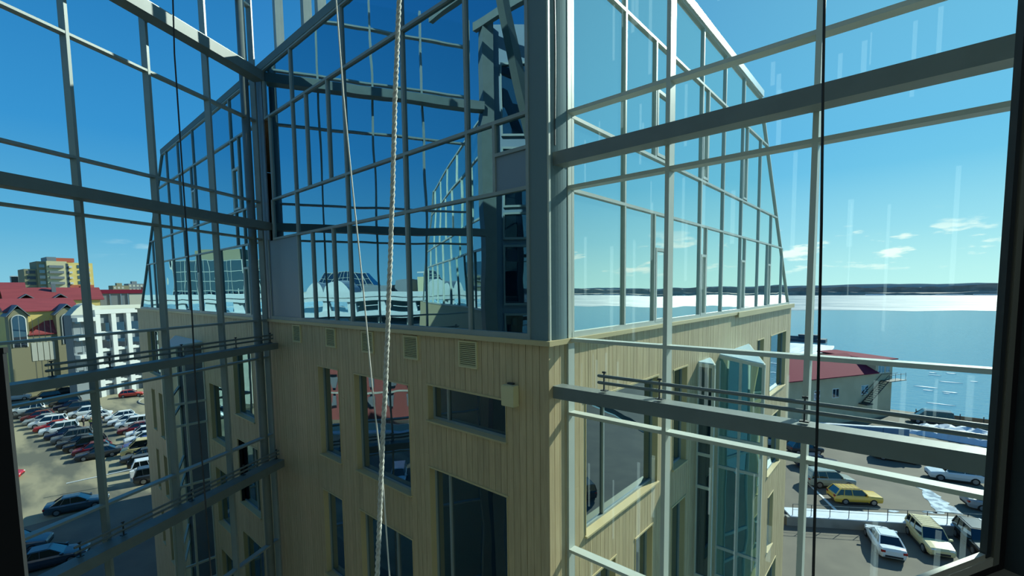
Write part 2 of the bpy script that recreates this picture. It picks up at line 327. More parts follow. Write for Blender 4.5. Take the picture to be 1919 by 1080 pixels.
def clad(F, u0, u1, wins, blocks, single, zb):
    far = MB(); cnt = 0
    for a, b_ in columns(u0, u1, .152, [e for w_ in wins for e in w_[:2]]+[e for q in blocks for e in q]):
        for z0, z1 in spans(a, b_, wins, zb if single(a) else ZBOT, ZT, blocks):
            cutz = [z0, z1]
            if z1-z0 > 3.2 and rr.random() < .5: cutz = [z0, rr.uniform(z0+1, z1-1), z1]
            for c0, c1 in zip(cutz, cutz[1:]):
                n1 = rr.uniform(-.002, .002)
                if single(a): piece('plank', T['plank'], WING, F, a+.0045, b_-.0045, -.022, n1, c0+.002, c1-.002); cnt += 1
                else: far.fbox(F, a+.0045, b_-.0045, -.022, n1, c0+.002, c1-.002)
        if single(a):
            for z0, z1 in spans(a, b_, wins, ZBOT, zb, blocks): far.fbox(F, a+.004, b_-.004, -.022, 0, z0+.002, z1-.002)
    o = far.build('plank_cladding', T['plank_far'], WING); o['kind'] = 'stuff'
    return cnt
nA = clad(FA, B1-.2, B2, WA, [], lambda u: u > -14.0, -12.6)
nA2 = clad(FA, -36.6, B1-.2, WAL, OR['A'], lambda u: False, 0)
nB = clad(FB, 5.968, 25.7, WB, OR['B'], lambda u: u < 10.4, -12.6)
print('planks', nA, nA2, nB)
# backing walls just behind the planks, pierced by the windows
def backing(F, u0, u1, wins, blocks, n0=-.34, n1=-.035):
    b = MB()
    for a, b_ in columns(u0, u1, 50, [e for w_ in wins for e in w_[:2]]+[e for q in blocks for e in q]):
        for z0, z1 in spans(a, b_, wins, ZBOT, ZT, blocks): b.fbox(F, a, b_, n0, n1, z0, z1)
    return b.build('backing_wall', T['cavity'], WING)
backing(FA, -36.6, -4.6, WA+WAL, OR['A']); backing(FB, 6.0, 25.7, WB, OR['B'])
def window_unit(F, w_, parent, depth=.15, sill=.06):
    u0, u1, z0, z1, mul, g = w_; t_ = .05
    b = MB()
    ring(b, F, u0, u1, -depth-.05, -depth+.02, z0, z1, t_)
    for m_ in mul: b.fbox(F, m_-.025, m_+.025, -depth-.05, -depth+.025, z0+t_, z1-t_)
    o = b.build('window', T['alu'], parent)
    xs = [u0+t_*.8]+list(mul)+[u1-t_*.8]
    for a, c in zip(xs, xs[1:]): piece('pane', T['glass'+g], o, F, a+(.02 if a in mul else 0), c-(.02 if c in mul else 0), -depth-.03, -depth-.015, z0+t_*.8, z1-t_*.8, .0012)
    r = MB()
    for a, c, e, f in ((u0, u0+.018, z0, z1-.018), (u1-.018, u1, z0, z1-.018), (u0, u1, z1-.018, z1)): r.fbox(F, a, c, -depth-.048, .012, e, f)
    r.fbox(F, u0-.03, u1+.03, .0, .02, z1-.018, z1+.02)
    r.build('reveal', T['tan'], o)
    piece('sill', T['tan'], o, F, u0-.03, u1+.03, -depth-.05, sill, z0-.03, z0+.006)
    return o
for w_ in WA+WAL: window_unit(FA, w_, WING)
for w_ in WB: window_unit(FB, w_, WING)
# glazed oriels: triangular in plan, flat glass top
def oriel(F, ua, ub, no, glass, drop=.18):
    ZA, ZO = -2.1, -2.1-drop; P = [F.p(ua, 0, 0), F.p(ub, 0, 0), F.p(ua, no, 0)]; b = MB()
    def strip(m_, p, q, a0, a1, z0, z1, th, i):    # between fractions a0..a1 of the edge; z1 None follows the sloping head
        d = (q-p).normalized(); nr = Vector((-d.y, d.x, 0))*th; A, B_ = p.lerp(q, a0), p.lerp(q, a1)
        top = lambda f: (ZA+(ZO-ZA)*f) if z1 is None else z1
        bot = lambda f: top(f)-.1 if z0 is None else z0
        m_.hexa([v+Vector((0, 0, z)) for v, z in ((A-nr, bot(a0)), (B_-nr, bot(a1)), (B_+nr, bot(a1)), (A+nr, bot(a0)), (A-nr, top(a0)), (B_-nr, top(a1)), (B_+nr, top(a1)), (A+nr, top(a0)))], i)
    E_ = ((P[0], P[2], max(1, round(no/.7)) if no > .9 else 1), (P[1], P[2], max(1, round((P[1]-P[2]).length/2.3))))
    for p, q, nm in E_:
        strip(b, p, q, 0, 1, None, None, .05, 0)
        for z in (-4.65, -5.6, -8.25, -9.2, -11.9, -12.8, -15.5): strip(b, p, q, 0, 1, z-.09, z, .045, 0)
        for k in range(nm+(1 if p is P[0] else 0)): 
            c = p.lerp(q, k/nm); b.box(c+Vector((0, 0, (ZO+ZBOT)/2)), (.08, .08, ZO-ZBOT))
    o = b.build('oriel', T['alu_l'], WING)
    for p, q, nm in E_:
        for k in range(nm):
            for z0, z1 in ((-4.65, None), (-5.6, -4.74), (-8.25, -5.69), (-9.2, -8.34), (-11.9, -9.29), (-12.8, -11.99), (-15.5, -12.89), (ZBOT, -15.59)):
                m_ = MB(); strip(m_, p, q, k/nm, (k+1)/nm, z0, z1, .006, 0); m_.build('pane', T[glass], o)
    m_ = MB(); m_.poly_prism([P[0]+Vector((0, 0, ZA)), P[1]+Vector((0, 0, ZA)), P[2]+Vector((0, 0, ZO))], (0, 0, .03)); m_.build('glass_roof', T['sheet'], o)
    m_ = MB(); m_.fbox(F, min(ua, ub), max(ua, ub), -.3, -.05, ZBOT, ZA); m_.build('back_wall', T['dkroom'], o)
    return o
oriel(FB, 14.83, 18.15, 1.24, 'glassT'); oriel(FB, 12.95, 13.94, .42, 'glassW', .02); oriel(FA, -23.38, -27.84, 1.49, 'clear')
# louvred vents under the ledge: frame and slats
for u0 in (-14.08, -12.01, -10.18, -8.44, -6.63):
    b = MB(); u1, z0, z1 = u0+.515, -1.485, -.965
    ring(b, FA, u0, u1, .001, .035, z0, z1, .035)
    o = b.build('vent', T['vent'], WING)
    piece('backing', T['cavity'], o, FA, u0+.03, u1-.03, .001, .006, z0+.03, z1-.03)
    for k in range(12):
        z = z0+.045+k*.0375; s = piece('slat', T['vent'], o, FA, u0+.033, u1-.033, .006, .034, z, z+.009); s.rotation_euler.x = .6
# ledge under the glazing
piece('ledge', T['tan'], WING, FA, -36.7, B2+.09, -.02, .09, -.925, -.84)
piece('ledge', T['tan'], WING, FB, 5.966, 25.8, -.02, .088, -.924, -.841)
piece('drip_flashing', T['tan'], WING, FB, 16.37, 25.78, .09, .12, -1.02, -.84)
# upper glazing: bars and panes, hip ends sloping in towards the roof
ROWS = [(-.84, 1.68), (1.68, 2.88), (2.88, 5.38), (5.38, 6.82)]
hipA = lambda z: -35.25+(z+.78)*.95
hipB = lambda z: 24.85-(z+.78)*.783
VA = [[-15.55, -13.43, -12.55, -11.38, -10.58, -8.19, -6.28, -4.84], [-15.1, -13.41, -10.58, -8.19, -6.28, -5.59, -4.84], [-15.0, -13.41, -12.58, -11.38, -10.58, -8.19, -6.28, -4.84], [-15.3, -13.41, -10.58, -8.19, -6.28, -4.84]]
VAL = [[-32.46, -31.2, -27.16, -24.88, -23.27, -22.97, -20.2, -17.82, -17.27, -16.1], [-31.2, -27.2, -25.0, -22.97, -18.3, -17.55, -16.1], [-29.4, -27.2, -25.2, -23.4, -22.9, -18.4, -17.7, -16.1], [-27.2, -25.2, -22.9, -18.4, -16.1]]
VB = [[6.62, 8.51, 9.92, 10.75, 12.86, 13.34, 14.78, 16.74, 17.27, 19.04, 20.5, 20.99, 23.14], [6.62, 8.51, 10.75, 12.86, 14.78, 16.74, 19.04, 20.99], [6.62, 8.51, 9.92, 10.75, 12.86, 13.34, 14.78, 16.74, 17.27, 19.04], [6.62, 8.51, 10.75, 12.86, 14.78, 16.74]]
def trap(name, m, F, pts, n0, n1, parent):
    b = MB(); q = [F.p(u, n0, z) for u, z in pts]; d = F.n*(n1-n0); b.poly_prism(q, d); return b.build(name, m, parent)
def glaze(F, rows, hip, end, glass, barm, special):
    for (z0, z1), us in zip(ROWS, rows):
        for u in us: piece('mullion', barm, WING, F, u-.03, u+.03, -.05, .045, z0, z1)
        for a, c in zip(us, us[1:]):
            k = special(a, c, z0)
            if k == 'panel': piece('spandrel_panel', T['panel'], WING, F, a+.03, c-.03, -.03, .012, z0+.03, z1-.03)
            elif k == 'split':
                piece('spandrel_panel', T['panel'], WING, F, a+.03, c-.03, -.03, .012, z0+.03, 2.3); piece('transom', barm, WING, F, a, c, -.05, .045, 2.3, 2.36)
                piece('glass_pane', glass, WING, F, a+.02, c-.02, -.02, -.005, 2.36, z1-.02, .0015)
            else:
                piece('glass_pane', glass, WING, F, a+.02, c-.02, -.02, -.005, z0+.02, z1-.02, .0015)
                if k == 'casement':
                    zz = z0+1.75 if z0 < 0 else z0+1.5; b = MB()
                    ring(b, F, a+.04, c-.04, -.01, .052, z0+.06, zz, .07)
                    b.build('casement', T['alu_l'], WING)
        if hip:
            e = us[0] if end < 0 else us[-1]
            trap('glass_pane', glass, F, [(e, z0+.02), (hip(z0), z0+.02), (hip(z1), z1), (e, z1)], -.02, -.005, WING)
    zs = [r[0] for r in ROWS]+[6.82]
    for i, z in enumerate(zs):
        us = rows[min(i, 3)]; a, c = us[0], us[-1]
        if hip: a, c = (hip(z), c) if end < 0 else (a, hip(z))
        hgt = .1 if i == 0 else .06
        piece('transom', barm, WING, F, a-.03, c+.03, -.05, .048, z-(0 if i == 0 else .03), z+(.1 if i == 0 else .03))
    if hip:
        p, q = F.p(hip(-.84), 0, -.84), F.p(hip(6.9), 0, 6.9); b = MB(); b.tube([p, q], .07, 4); b.build('hip_bar', barm, WING)
def spA(a, c, z0):
    if z0 < 0 and a == -15.55: return 'panel'
    if 1.6 < z0 < 1.8 and a == -5.59: return 'split'
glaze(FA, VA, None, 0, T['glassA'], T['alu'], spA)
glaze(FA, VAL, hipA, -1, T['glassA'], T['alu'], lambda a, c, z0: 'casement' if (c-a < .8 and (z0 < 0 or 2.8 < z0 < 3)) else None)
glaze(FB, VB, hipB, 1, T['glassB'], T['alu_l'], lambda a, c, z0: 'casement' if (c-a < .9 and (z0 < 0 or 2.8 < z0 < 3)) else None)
piece('jamb_panel', T['panel'], WING, FA, -16.15, -15.5, -.03, .01, -.84, 6.82)
# the corner post and the blank strip of wall between it and the right curtain wall
piece('corner_post', T['column'], WING, FA, -4.84, B2, -.3, .02, -.84, 7.05)
b = MB()
for k in range(8):
    a0, a1 = k/8, (k+1)/8; f = lambda a: (6.0+.52*a, .05*math.sin(a*math.pi*.9))
    (p0, q0), (p1, q1) = f(a0), f(a1); b.hexa([FB.p(u, n, z) for z in (-.84, 7.05) for u, n in ((p0, -.25), (p1, -.25), (p1, q1), (p0, q0))])
b.build('corner_return', T['column'], WING)
piece('corner_trim', T['alu_l'], WING, FB, 5.955, 6.0, -.02, .035, -.84, 7.05)
b = MB(); b.tube([FB.p(6.12+.012*math.sin(z*2.1), .045, z) for z in [2.3+i*.3 for i in range(17)]], .012, 5); b.build('conduit', T['frame_dark'], WING)
# roof: fascia, slab and a stepped-in upper roof
piece('fascia', T['column'], WING, FA, hipA(6.82), B2+.1, -.3, .06, 6.84, 7.06)
T['roofmetal'] = mat('white_roof_metal', lin(224, 224, 216), .30, metal=.85)
piece('fascia', T['roofmetal'], WING, FB, 5.97, hipB(6.82), -.3, .10, 6.84, 7.06)
b = MB(); ply = [(-4.4, 6.0), (-4.4, 18.6), (-28, 18.6), (-28, 6.0)]
b.poly_prism([V3(x, y, 6.86) for x, y in ply], (0, 0, .2)); b.poly_prism([V3(x, y, 7.0) for x, y in [(-4.9, 6.6), (-4.9, 18), (-27.4, 18), (-27.4, 6.6)]], (0, 0, .75)); b.build('roof', T['roofmetal'], WING)
b = MB()
for q in ([(-36.3, 6.2), (-36.3, 25.4)], [(-36.3, 25.4), (-4.8, 25.4)]):
    (x0, y0), (x1, y1) = q; b.hexa([V3(x, y, z) for z in (-21, -.9) for x, y in ((x0, y0), (x1, y1), (x1+.2, y1-.2), (x0+.2, y0-.2))])
b.hexa([V3(x, y, z) for z, k in ((-.9, 0), (6.9, 7)) for x, y in ((-35.2+k, 25.3-k*.9), (-5, 25.3-k*.9), (-5, 25.1-k*.9), (-35.2+k, 25.1-k*.9))]); b.build('rear_wall', T['plank_far'], WING)
b = MB(); b.hexa([V3(x, y, z) for z, k in ((-.9, 0), (6.9, 7)) for x, y in ((-35.4+k, 6.1), (-35.4+k, 25.1), (-35.2+k, 25.1), (-35.2+k, 6.1))]); b.build('end_glazing', T['glassA'], WING)
b = MB(); b.hexa([V3(x, y, z) for z, k in ((-.9, 0), (6.9, 6)) for x, y in ((-4.6, 24.9-k), (-4.6, 24.7-k), (-30, 24.7-k), (-30, 24.9-k))]); b.build('end_glazing', T['glassB'], WING)
# unseen block added behind the wing only to shade the asphalt by the barrier
b = MB(); b.hexa([V3(x, y, z) for z in (-21, 6.6) for x, y in ((-55.2, 13), (-36.7, 13), (-36.7, 25), (-55.2, 25))]); b.build('shade_block', T['plank_far'], WING)
# a lamp box on the planks
LB = empty('junction_box', (-5.25, 5.9, GZ-2.03)); tag(LB, 'pale tan metal box fixed to the plank wall above the dark window', 'box')
piece('case', T['vent'], LB, FA, -5.37, -5.10, .015, .16, -2.03, -1.66); piece('lid', T['vent'], LB, FA, -5.375, -5.095, .10, .17, -2.02, -1.68); piece('bracket', T['frame_dark'], LB, FA, -5.33, -5.2, .005, .06, -1.66, -1.63)

# ------------------------------------------------------------------ atrium curtain walls (setting)
ZTOP = 9.8
def curtain(name, F, u0, u1, mull, zs, g0=-.165):
    r = empty(name, F.p(u0, 0, -21)); r['kind'] = 'structure'
    us = sorted(mull)
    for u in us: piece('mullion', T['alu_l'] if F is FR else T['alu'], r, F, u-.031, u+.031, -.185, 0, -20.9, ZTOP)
    for a, c in zip(us, us[1:]):
        for z in zs: piece('transom', T['alu_l'] if F is FR else T['alu'], r, F, a+.031, c-.031, -.18, -.006, z-.055, z)
        for z0, z1 in zip([-20.9]+zs, zs+[ZTOP]): piece('pane', T['clear'], r, F, a+.02, c-.02, g0-.006, g0, z0, z1-.05)
    return r
ML = [5.87, 7.572, 9.272, 10.972, 12.693]
ZL = [-18.9, -16.4, -15.2, -12.7, -11.5, -8.31, -5.9, -4.67, -2.07, -.85, 1.745, 2.93, 5.45, 7.13, 8.9]
WL = curtain('wall_left', FL, 5.4, 12.75, ML, ZL)
ZR = [-18.5, -16, -14.7, -12.2, -11, -8.3, -7.1, -4.623, -2.133, -.842, 1.729, 2.954, 5.2, 6.9, 8.6]
WR = curtain('wall_right', FR, -4.42, 2.9, [-4.447, -2.717, -.942, .83, 2.6], ZR)
# glazing that carries on above the roof of the wing, and the round column in the corner
WU = empty('wall_far', V3(-15.5, 6.5, 7.0)); WU['kind'] = 'structure'; FU = Frame((0, 6.45), (1, 0), (0, -1))
UPM = [-15.5, -13.6, -12.75, -10.9, -9.1]
for u in UPM: piece('mullion', T['alu'], WU, FU, u-.09, u+.09, -.25, 0, 7.07, ZTOP+.6)
for a, c in zip(UPM, UPM[1:]): piece('pane', T['clear'], WU, FU, a+.05, c-.05, -.16, -.15, 7.07, ZTOP+.6)
cb_ = MB(); cb_.tube([V3(-15.75, 5.55, -21), V3(-15.75, 5.55, ZTOP+.6)], .12, 14); tag(cb_.build('round_column', T['steel'], smooth=True), 'slim round steel column in the corner where shaded glass meets planks', 'column')
# rainwater streaks dried on the right glass: narrow films a hair off the pane
dm = bpy.data.materials.new('dried_streaks'); dm.use_nodes = True; t = dm.node_tree; t.nodes.clear()
o_ = t.nodes.new('ShaderNodeOutputMaterial'); mx = t.nodes.new('ShaderNodeMixShader'); tr = t.nodes.new('ShaderNodeBsdfTransparent'); df = t.nodes.new('ShaderNodeBsdfTranslucent'); df.inputs[0].default_value = (.75, .9, .95, 1)
mx.inputs[0].default_value = .03; t.links.new(tr.outputs[0], mx.inputs[1]); t.links.new(df.outputs[0], mx.inputs[2]); t.links.new(mx.outputs[0], o_.inputs[0])
b = MB(); rr = random.Random(21)
for a, c in ((-4.4, -2.76), (-2.67, -.99), (-.9, .78)):
    for z0, z1 in zip(ZR[5:], ZR[6:]+[ZTOP]):
        for k in range(5):
            u = rr.uniform(a+.1, c-.1); wd = rr.uniform(.012, .06); top = z1-.06-rr.uniform(0, .4)*(z1-z0); L = rr.uniform(.2, .75)*(z1-z0)
            b.fbox(FR, u, u+wd, g0n if False else -.164, -.1625, max(z0+.02, top-L), top)
o = b.build('water_streaks', dm, WR); o['kind'] = 'stuff'
# end column of the left wall and the blank facade behind the viewer, seen only as a reflection
eb = empty('end_column', FL.p(5.2, .1, -21)); tag(eb, 'square grey column at the end of the glass wall, seen mirrored in the blue glazing', 'column')
piece('shaft', T['steel'], eb, FL, 5.0, 5.45, -.2, .35, -21, ZTOP)
FK = Frame((-12.25, -.75), (.75, -.6614), (.6614, .75))
bw = empty('wall_back', FK.p(0, 0, -21)); bw['kind'] = 'structure'
piece('wall_panel', T['panel'], bw, FK, 0, 8.4, -.4, -.1, -21, ZTOP)
for u in (.5, 2.0, 3.6, 5.2, 6.8):
    for z0, z1 in ((-8.2, -4.6), (-4.3, -.9), (-.6, 1.7), (1.9, 2.9), (3.1, 5.4), (5.8, 8.4)):
        wq = MB(); u1 = u+1.4
        ring(wq, FK, u, u1, -.12, .02, z0, z1, .06, .08)
        o = wq.build('window', T['alu'], bw); piece('pane', T['glassW'], o, FK, u+.05, u1-.05, -.09, -.08, z0+.07, z1-.07)
# twin wing beyond the left glass, running away behind the end column: mirrored in the blue glazing
TW = empty('twin_wing', (-12.6, -.9, 0)); tag(TW, 'sloping-ended glazed wing beyond the end column, seen mirrored in the blue glazing', 'building')
FTW = Frame((-12.5, -.95), (-.86, -.51), (-.51, .86))
tb = MB(); tb.fbox(FTW, .1, 24, -.3, 0, -20.9, -.9); tb.build('wall', T['plank_far'], TW)
hT = lambda z: 21.0-(z+.78)*.8
for (z0, z1), st in zip(ROWS, (2.1, 2.6, 2.3, 2.8)):
    us = [.15]+[.15+st*k for k in range(1, 20) if .15+st*k < hT(z1)-.2]
    for u in us: piece('mullion', T['alu_l'], TW, FTW, u-.04, u+.04, -.05, .05, z0, z1)
    for a, c in zip(us, us[1:]): piece('glass_pane', T['glassB'], TW, FTW, a+.03, c-.03, -.02, 0, z0, z1)
    trap('glass_pane', T['glassB'], FTW, [(us[-1], z0), (hT(z0), z0), (hT(z1), z1), (us[-1], z1)], -.02, 0, TW)
for z in (-.84, 1.68, 2.88, 5.38, 6.82): piece('transom', T['alu_l'], TW, FTW, .1, hT(z), -.05, .05, z-.04, z+.04)
b = MB(); b.tube([FTW.p(hT(-.84), 0, -.84), FTW.p(hT(6.9), 0, 6.9)], .08, 4); b.build('hip_bar', T['alu'], TW)

# ------------------------------------------------------------------ steel beams across the curtain walls
def beam(F, u0, u1, n0, n1, z0, z1, label, stub=None):
    r = empty('steel_beam', F.p(u0, n1, z0)); tag(r, label, 'beam', 'steel beams along the atrium glass')
    piece('girder', T['steel'], r, F, u0, u1, n0, n1, z0, z1)
    b = MB()
    for u in (ML if F is FL else [-4.447, -2.717, -.942, .83]):
        if u0 < u < u1: b.fbox(F, u-.05, u+.05, -.02, n0, (z0+z1)/2-.06, (z0+z1)/2+.06)
    if b.v: b.build('fixing_bracket', T['steel'], r)
    return r
RB0, RB1 = .13, .397       # n range in front of the right mullions
b1 = beam(FR, -4.905, 2.85, RB0, RB1, 1.985, 2.19, 'dark steel beam crossing the sunny glass above eye level, with an end block')
piece('end_block', T['steel'], b1, FR, -5.33, -5.0, .14, .40, 1.72, 1.97); piece('bolt', T['black'], b1, FR, -4.86, -4.84, .397, .402, 2.05, 2.07)
b2 = beam(FR, -4.475, 2.85, RB0, RB1, -1.815, -1.61, 'dark steel beam crossing the sunny glass below eye level, carrying two pipes')
beam(FR, -4.9, 2.85, RB0, RB1, 6.35, 6.6, 'steel beam high on the sunny glass above the frame of the picture')
LB0, LB1 = .15, .525
beam(FL, 5.45, 12.47, LB0, LB1, 6.49, 6.77, 'topmost steel beam on the shaded glass wall, half lit by the sun')
beam(FL, 5.45, 12.47, LB0, LB1, 1.97, 2.2, 'second steel beam from the top on the shaded glass wall')
beam(FL, 5.45, 12.47, LB0, LB1, -1.79, -1.6, 'third steel beam from the top on the shaded glass wall, under two thin pipes')
beam(FL, 5.45, 12.47, LB0, LB1, -5.68, -5.44, 'lowest steel beam on the shaded glass wall, under two dark pipes')
def pipes(F, u0, u1, n, z, label, r_=.026, gap=.1, at=()):
    q = empty('heating_pipe', F.p(u0, n, z)); tag(q, label, 'pipe', 'pairs of heating pipes on the beams')
    for k in range(2):
        b = MB(); b.tube([F.p(u0, n, z-k*gap), F.p(u0+.02, n, z-k*gap)]+[F.p(u1, n, z-k*gap)], [r_*.8, r_, r_], 10); b.build('pipe', T['steel'], q, smooth=False)
    for u in at:
        b = MB(); b.fbox(F, u-.009, u+.009, n-.012, n+.012, z-gap-.115, z+.075); b.fbox(F, u-.05, u+.05, n-.05, n+.03, z-gap-.125, z-gap-.11); b.fbox(F, u-.03, u+.03, n-.014, n+.014, z+.05, z+.075)
        b.build('bracket', T['frame_dark'], q)
    return q
pipes(FR, -3.66, 2.8, .30, -1.355, 'pair of grey heating pipes above the beam on the sunny glass', .026, .105, (-3.55, -2.66, -.9, .7))
pipes(FL, 6.5, 12.5, .30, -1.35, 'pair of dark heating pipes above the third beam of the shaded glass', .028, .115, (6.6, 7.65, 9.35, 11.05, 12.4))
pipes(FL, 6.7, 12.5, .30, -5.17, 'pair of dark heating pipes above the lowest beam of the shaded glass', .028, .115, (6.8, 7.65, 9.35, 11.05, 12.4))
# roof rafters over the atrium, and the diagonal brace that shows in the reflection
for k, (p, q, nm) in enumerate((((-14.5, 3.6), (1.6, 4.4), 'rafter over the far half of the atrium'), ((-13.3, 1.0), (.6, 2.0), 'rafter over the middle of the atrium carrying the ropes'), ((-12.6, -.4), (-.9, -.2), 'rafter over the near half of the atrium'))):
    d = Vector((q[0]-p[0], q[1]-p[1], 0)).normalized(); F = Frame(p, (d.x, d.y), (-d.y, d.x)); L = math.dist(p, q)
    r = empty('rafter', F.p(0, 0, 9.5)); tag(r, 'grey steel '+nm, 'beam'); piece('girder', T['steel'], r, F, 0, L, -.1, .1, 9.5, 9.8)
b = MB(); b.tube([V3(-9.6, 1.35, 8.8), V3(-10.6, -1.9, 3.6)], .2, 4); tag(b.build('diagonal_brace', T['steel']), 'dark diagonal steel brace in the atrium, seen mirrored in the blue glazing', 'beam')

# ------------------------------------------------------------------ ropes and cables hanging in the atrium
def hang(path, ztop):
    P = [V3(*p) for p in path]; d0 = (P[0]-P[1]).normalized(); t_ = (ztop+GZ-P[0].z)/d0.z
    top = P[0]+d0*t_; d1 = (P[-1]-P[-2]).normalized(); return [top]+P+[P[-1]+d1*1.2]
def resample(P, step):
    out = [P[0]]
    for a, c in zip(P, P[1:]):
        n = max(1, int((c-a).length/step)); out += [a.lerp(c, (i+1)/n) for i in range(n)]
    return out
R1 = hang([(-1.751, 1.266, 1.273), (-1.746, 1.226, .854), (-1.736, 1.19, .434), (-1.729, 1.152, .015), (-1.723, 1.113, -.405), (-1.722, 1.089, -.637), (-1.713, 1.032, -1.243)], 9.5)
Q = resample(R1, .011); b = MB()
for s in range(3):
    pts = []
    for i, p in enumerate(Q):
        if p.z-GZ > 3.2 and i % 3: continue
        a = -i*.011*2*math.pi/.085+s*2.0944; pts.append(p+Vector((math.cos(a), math.sin(a), 0))*.0058)
    b.tube(pts, .0058, 5)
rp_ = empty('white_rope', R1[-1]); tag(rp_, 'thick white twisted rope hanging down the middle of the atrium', 'rope'); b.build('strands', T['rope'], rp_, smooth=True)
def line(name, path, r, m, label, cat, ztop=9.5):
    b = MB(); b.tube(resample(hang(path, ztop), .25), r, 6); return tag(b.build(name, m, smooth=True), label, cat)
line('thin_rope', [(-2.154, 1.192, 1.404), (-2.107, 1.184, .942), (-2.053, 1.183, .48), (-1.996, 1.184, .018), (-1.944, 1.181, -.444), (-1.885, 1.184, -.906), (-1.84, 1.174, -1.368)], .0036, T['cord'], 'thin white cord slanting down and crossing behind the thick rope', 'cord')
line('black_cable', [(-.523, 3.75, 1.874), (-.504, 3.7, 1.245), (-.476, 3.636, .406), (-.459, 3.584, -.224), (-.443, 3.532, -.853), (-.429, 3.477, -1.482), (-.419, 3.442, -1.901)], .009, T['cable'], 'black rope hanging straight in front of the sunny river glass', 'rope')
line('black_cable', [(-6.239, 1.526, 3.214), (-6.201, 1.498, 2.631), (-6.157, 1.488, 2.165), (-6.057, 1.464, 1.115), (-5.954, 1.443, .065), (-5.868, 1.408, -.985), (-5.754, 1.397, -2.035), (-5.648, 1.379, -3.085)], .0085, T['cable'], 'thin black cable hanging in front of the shaded glass wall and city', 'cable')

# ------------------------------------------------------------------ the viewer's window and room (setting)
W1 = empty('window_1', FW.p(.3, 0, -.6)); W1['kind'] = 'structure'
ja = 1.303
piece('frame_bar', T['frame_dark'], W1, FW, ja, ja+.017, -.012, .0, -.60, 1.3); piece('frame_step', T['black'], W1, FW, ja+.017, ja+.023, -.012, -.003, -.60, 1.3)
piece('frame_bar', T['frame_grey'], W1, FW, ja+.023, ja+.045, -.012, .003, -.622, 1.3); piece('gasket', T['black'], W1, FW, ja+.045, ja+.072, -.012, .002, -.64, 1.3)
piece('frame_bar', T['frame_grey'], W1, FW, -.8, -.75, -.012, .01, -.62, 1.3); piece('frame_bar', T['frame_grey'], W1, FW, -.8, ja+.04, -.012, .006, 1.28, 1.33)
piece('sill_bar', T['sill'], W1, FW, -.8, ja+.004, -.012, -.002, -.603, -.592); piece('sill_bar', T['sill'], W1, FW, -.8, ja+.023, -.012, .002, -.622, -.603); piece('gasket', T['black'], W1, FW, -.8, ja+.07, -.012, .0015, -.64, -.622)
piece('pane', T['clear_near'], W1, FW, -.78, ja+.01, -.010, -.007, -.6, 1.29)
dp = empty('dark_post', FW.p(-.3, .01, -.6)); tag(dp, 'dark upright post standing at the shaded edge of the window, cut off below eye level', 'post')
piece('post', T['post'], dp, FW, -.45, -.278, -.004, .001, -.6, -.05); piece('cap', T['post'], dp, FW, -.45, -.277, -.0045, .0015, -.05, -.045)
wf_ = empty('wall_front', FW.p(0, 0, -1.6)); wf_['kind'] = 'structure'
for u0, u1, z0, z1, n0, n1 in ((ja+.071, 5.9, -21, ZTOP, -.012, .2), (-7.5, -.79, -21, ZTOP, -.2, .2), (-.79, ja+.071, -21, -.639, -.012, .2), (-.79, ja+.071, 1.3, ZTOP, -.2, .2)):
    piece('wall_panel', T['stone'], wf_, FW, u0, u1, n0, min(n1, .1), z0, z1); piece('wall_lining', T['room'], wf_, FW, u0 if u0 < 0 else u0-.001, u1, .1 if z1 > -.6 and u0 < 0 else -.0125, .2, max(z0, -1.7), min(z1, 1.6)) if u0 < 5 else None
def room(name, u0, u1, n0, n1, z0, z1):
    b = MB(); b.fbox(FW, u0, u1, n0, n1, z0, z1); o = b.build(name, T['room']); o['kind'] = 'structure'
room('floor', -2.5, 3, .2, 5, -1.7, -1.6); room('ceiling', -2.5, 3, .2, 5, 1.5, 1.6); room('wall_rear', -2.5, 3, 5, 5.1, -1.6, 1.5); room('wall_room_end', 3, 3.1, .2, 5, -1.6, 1.5); room('wall_room_side', -2.6, -2.5, .2, 5, -1.6, 1.5)

ld = bpy.data.lights.new('room_fill', 'POINT'); ld.energy = 22; ld.color = (.8, .95, 1); ld.shadow_soft_size = .3; lo_ = bpy.data.objects.new('room_fill', ld); C.objects.link(lo_); lo_.location = FW.p(.6, 2.2, 1.1)  # added fill light without a fitting, lifts the dark window jamb
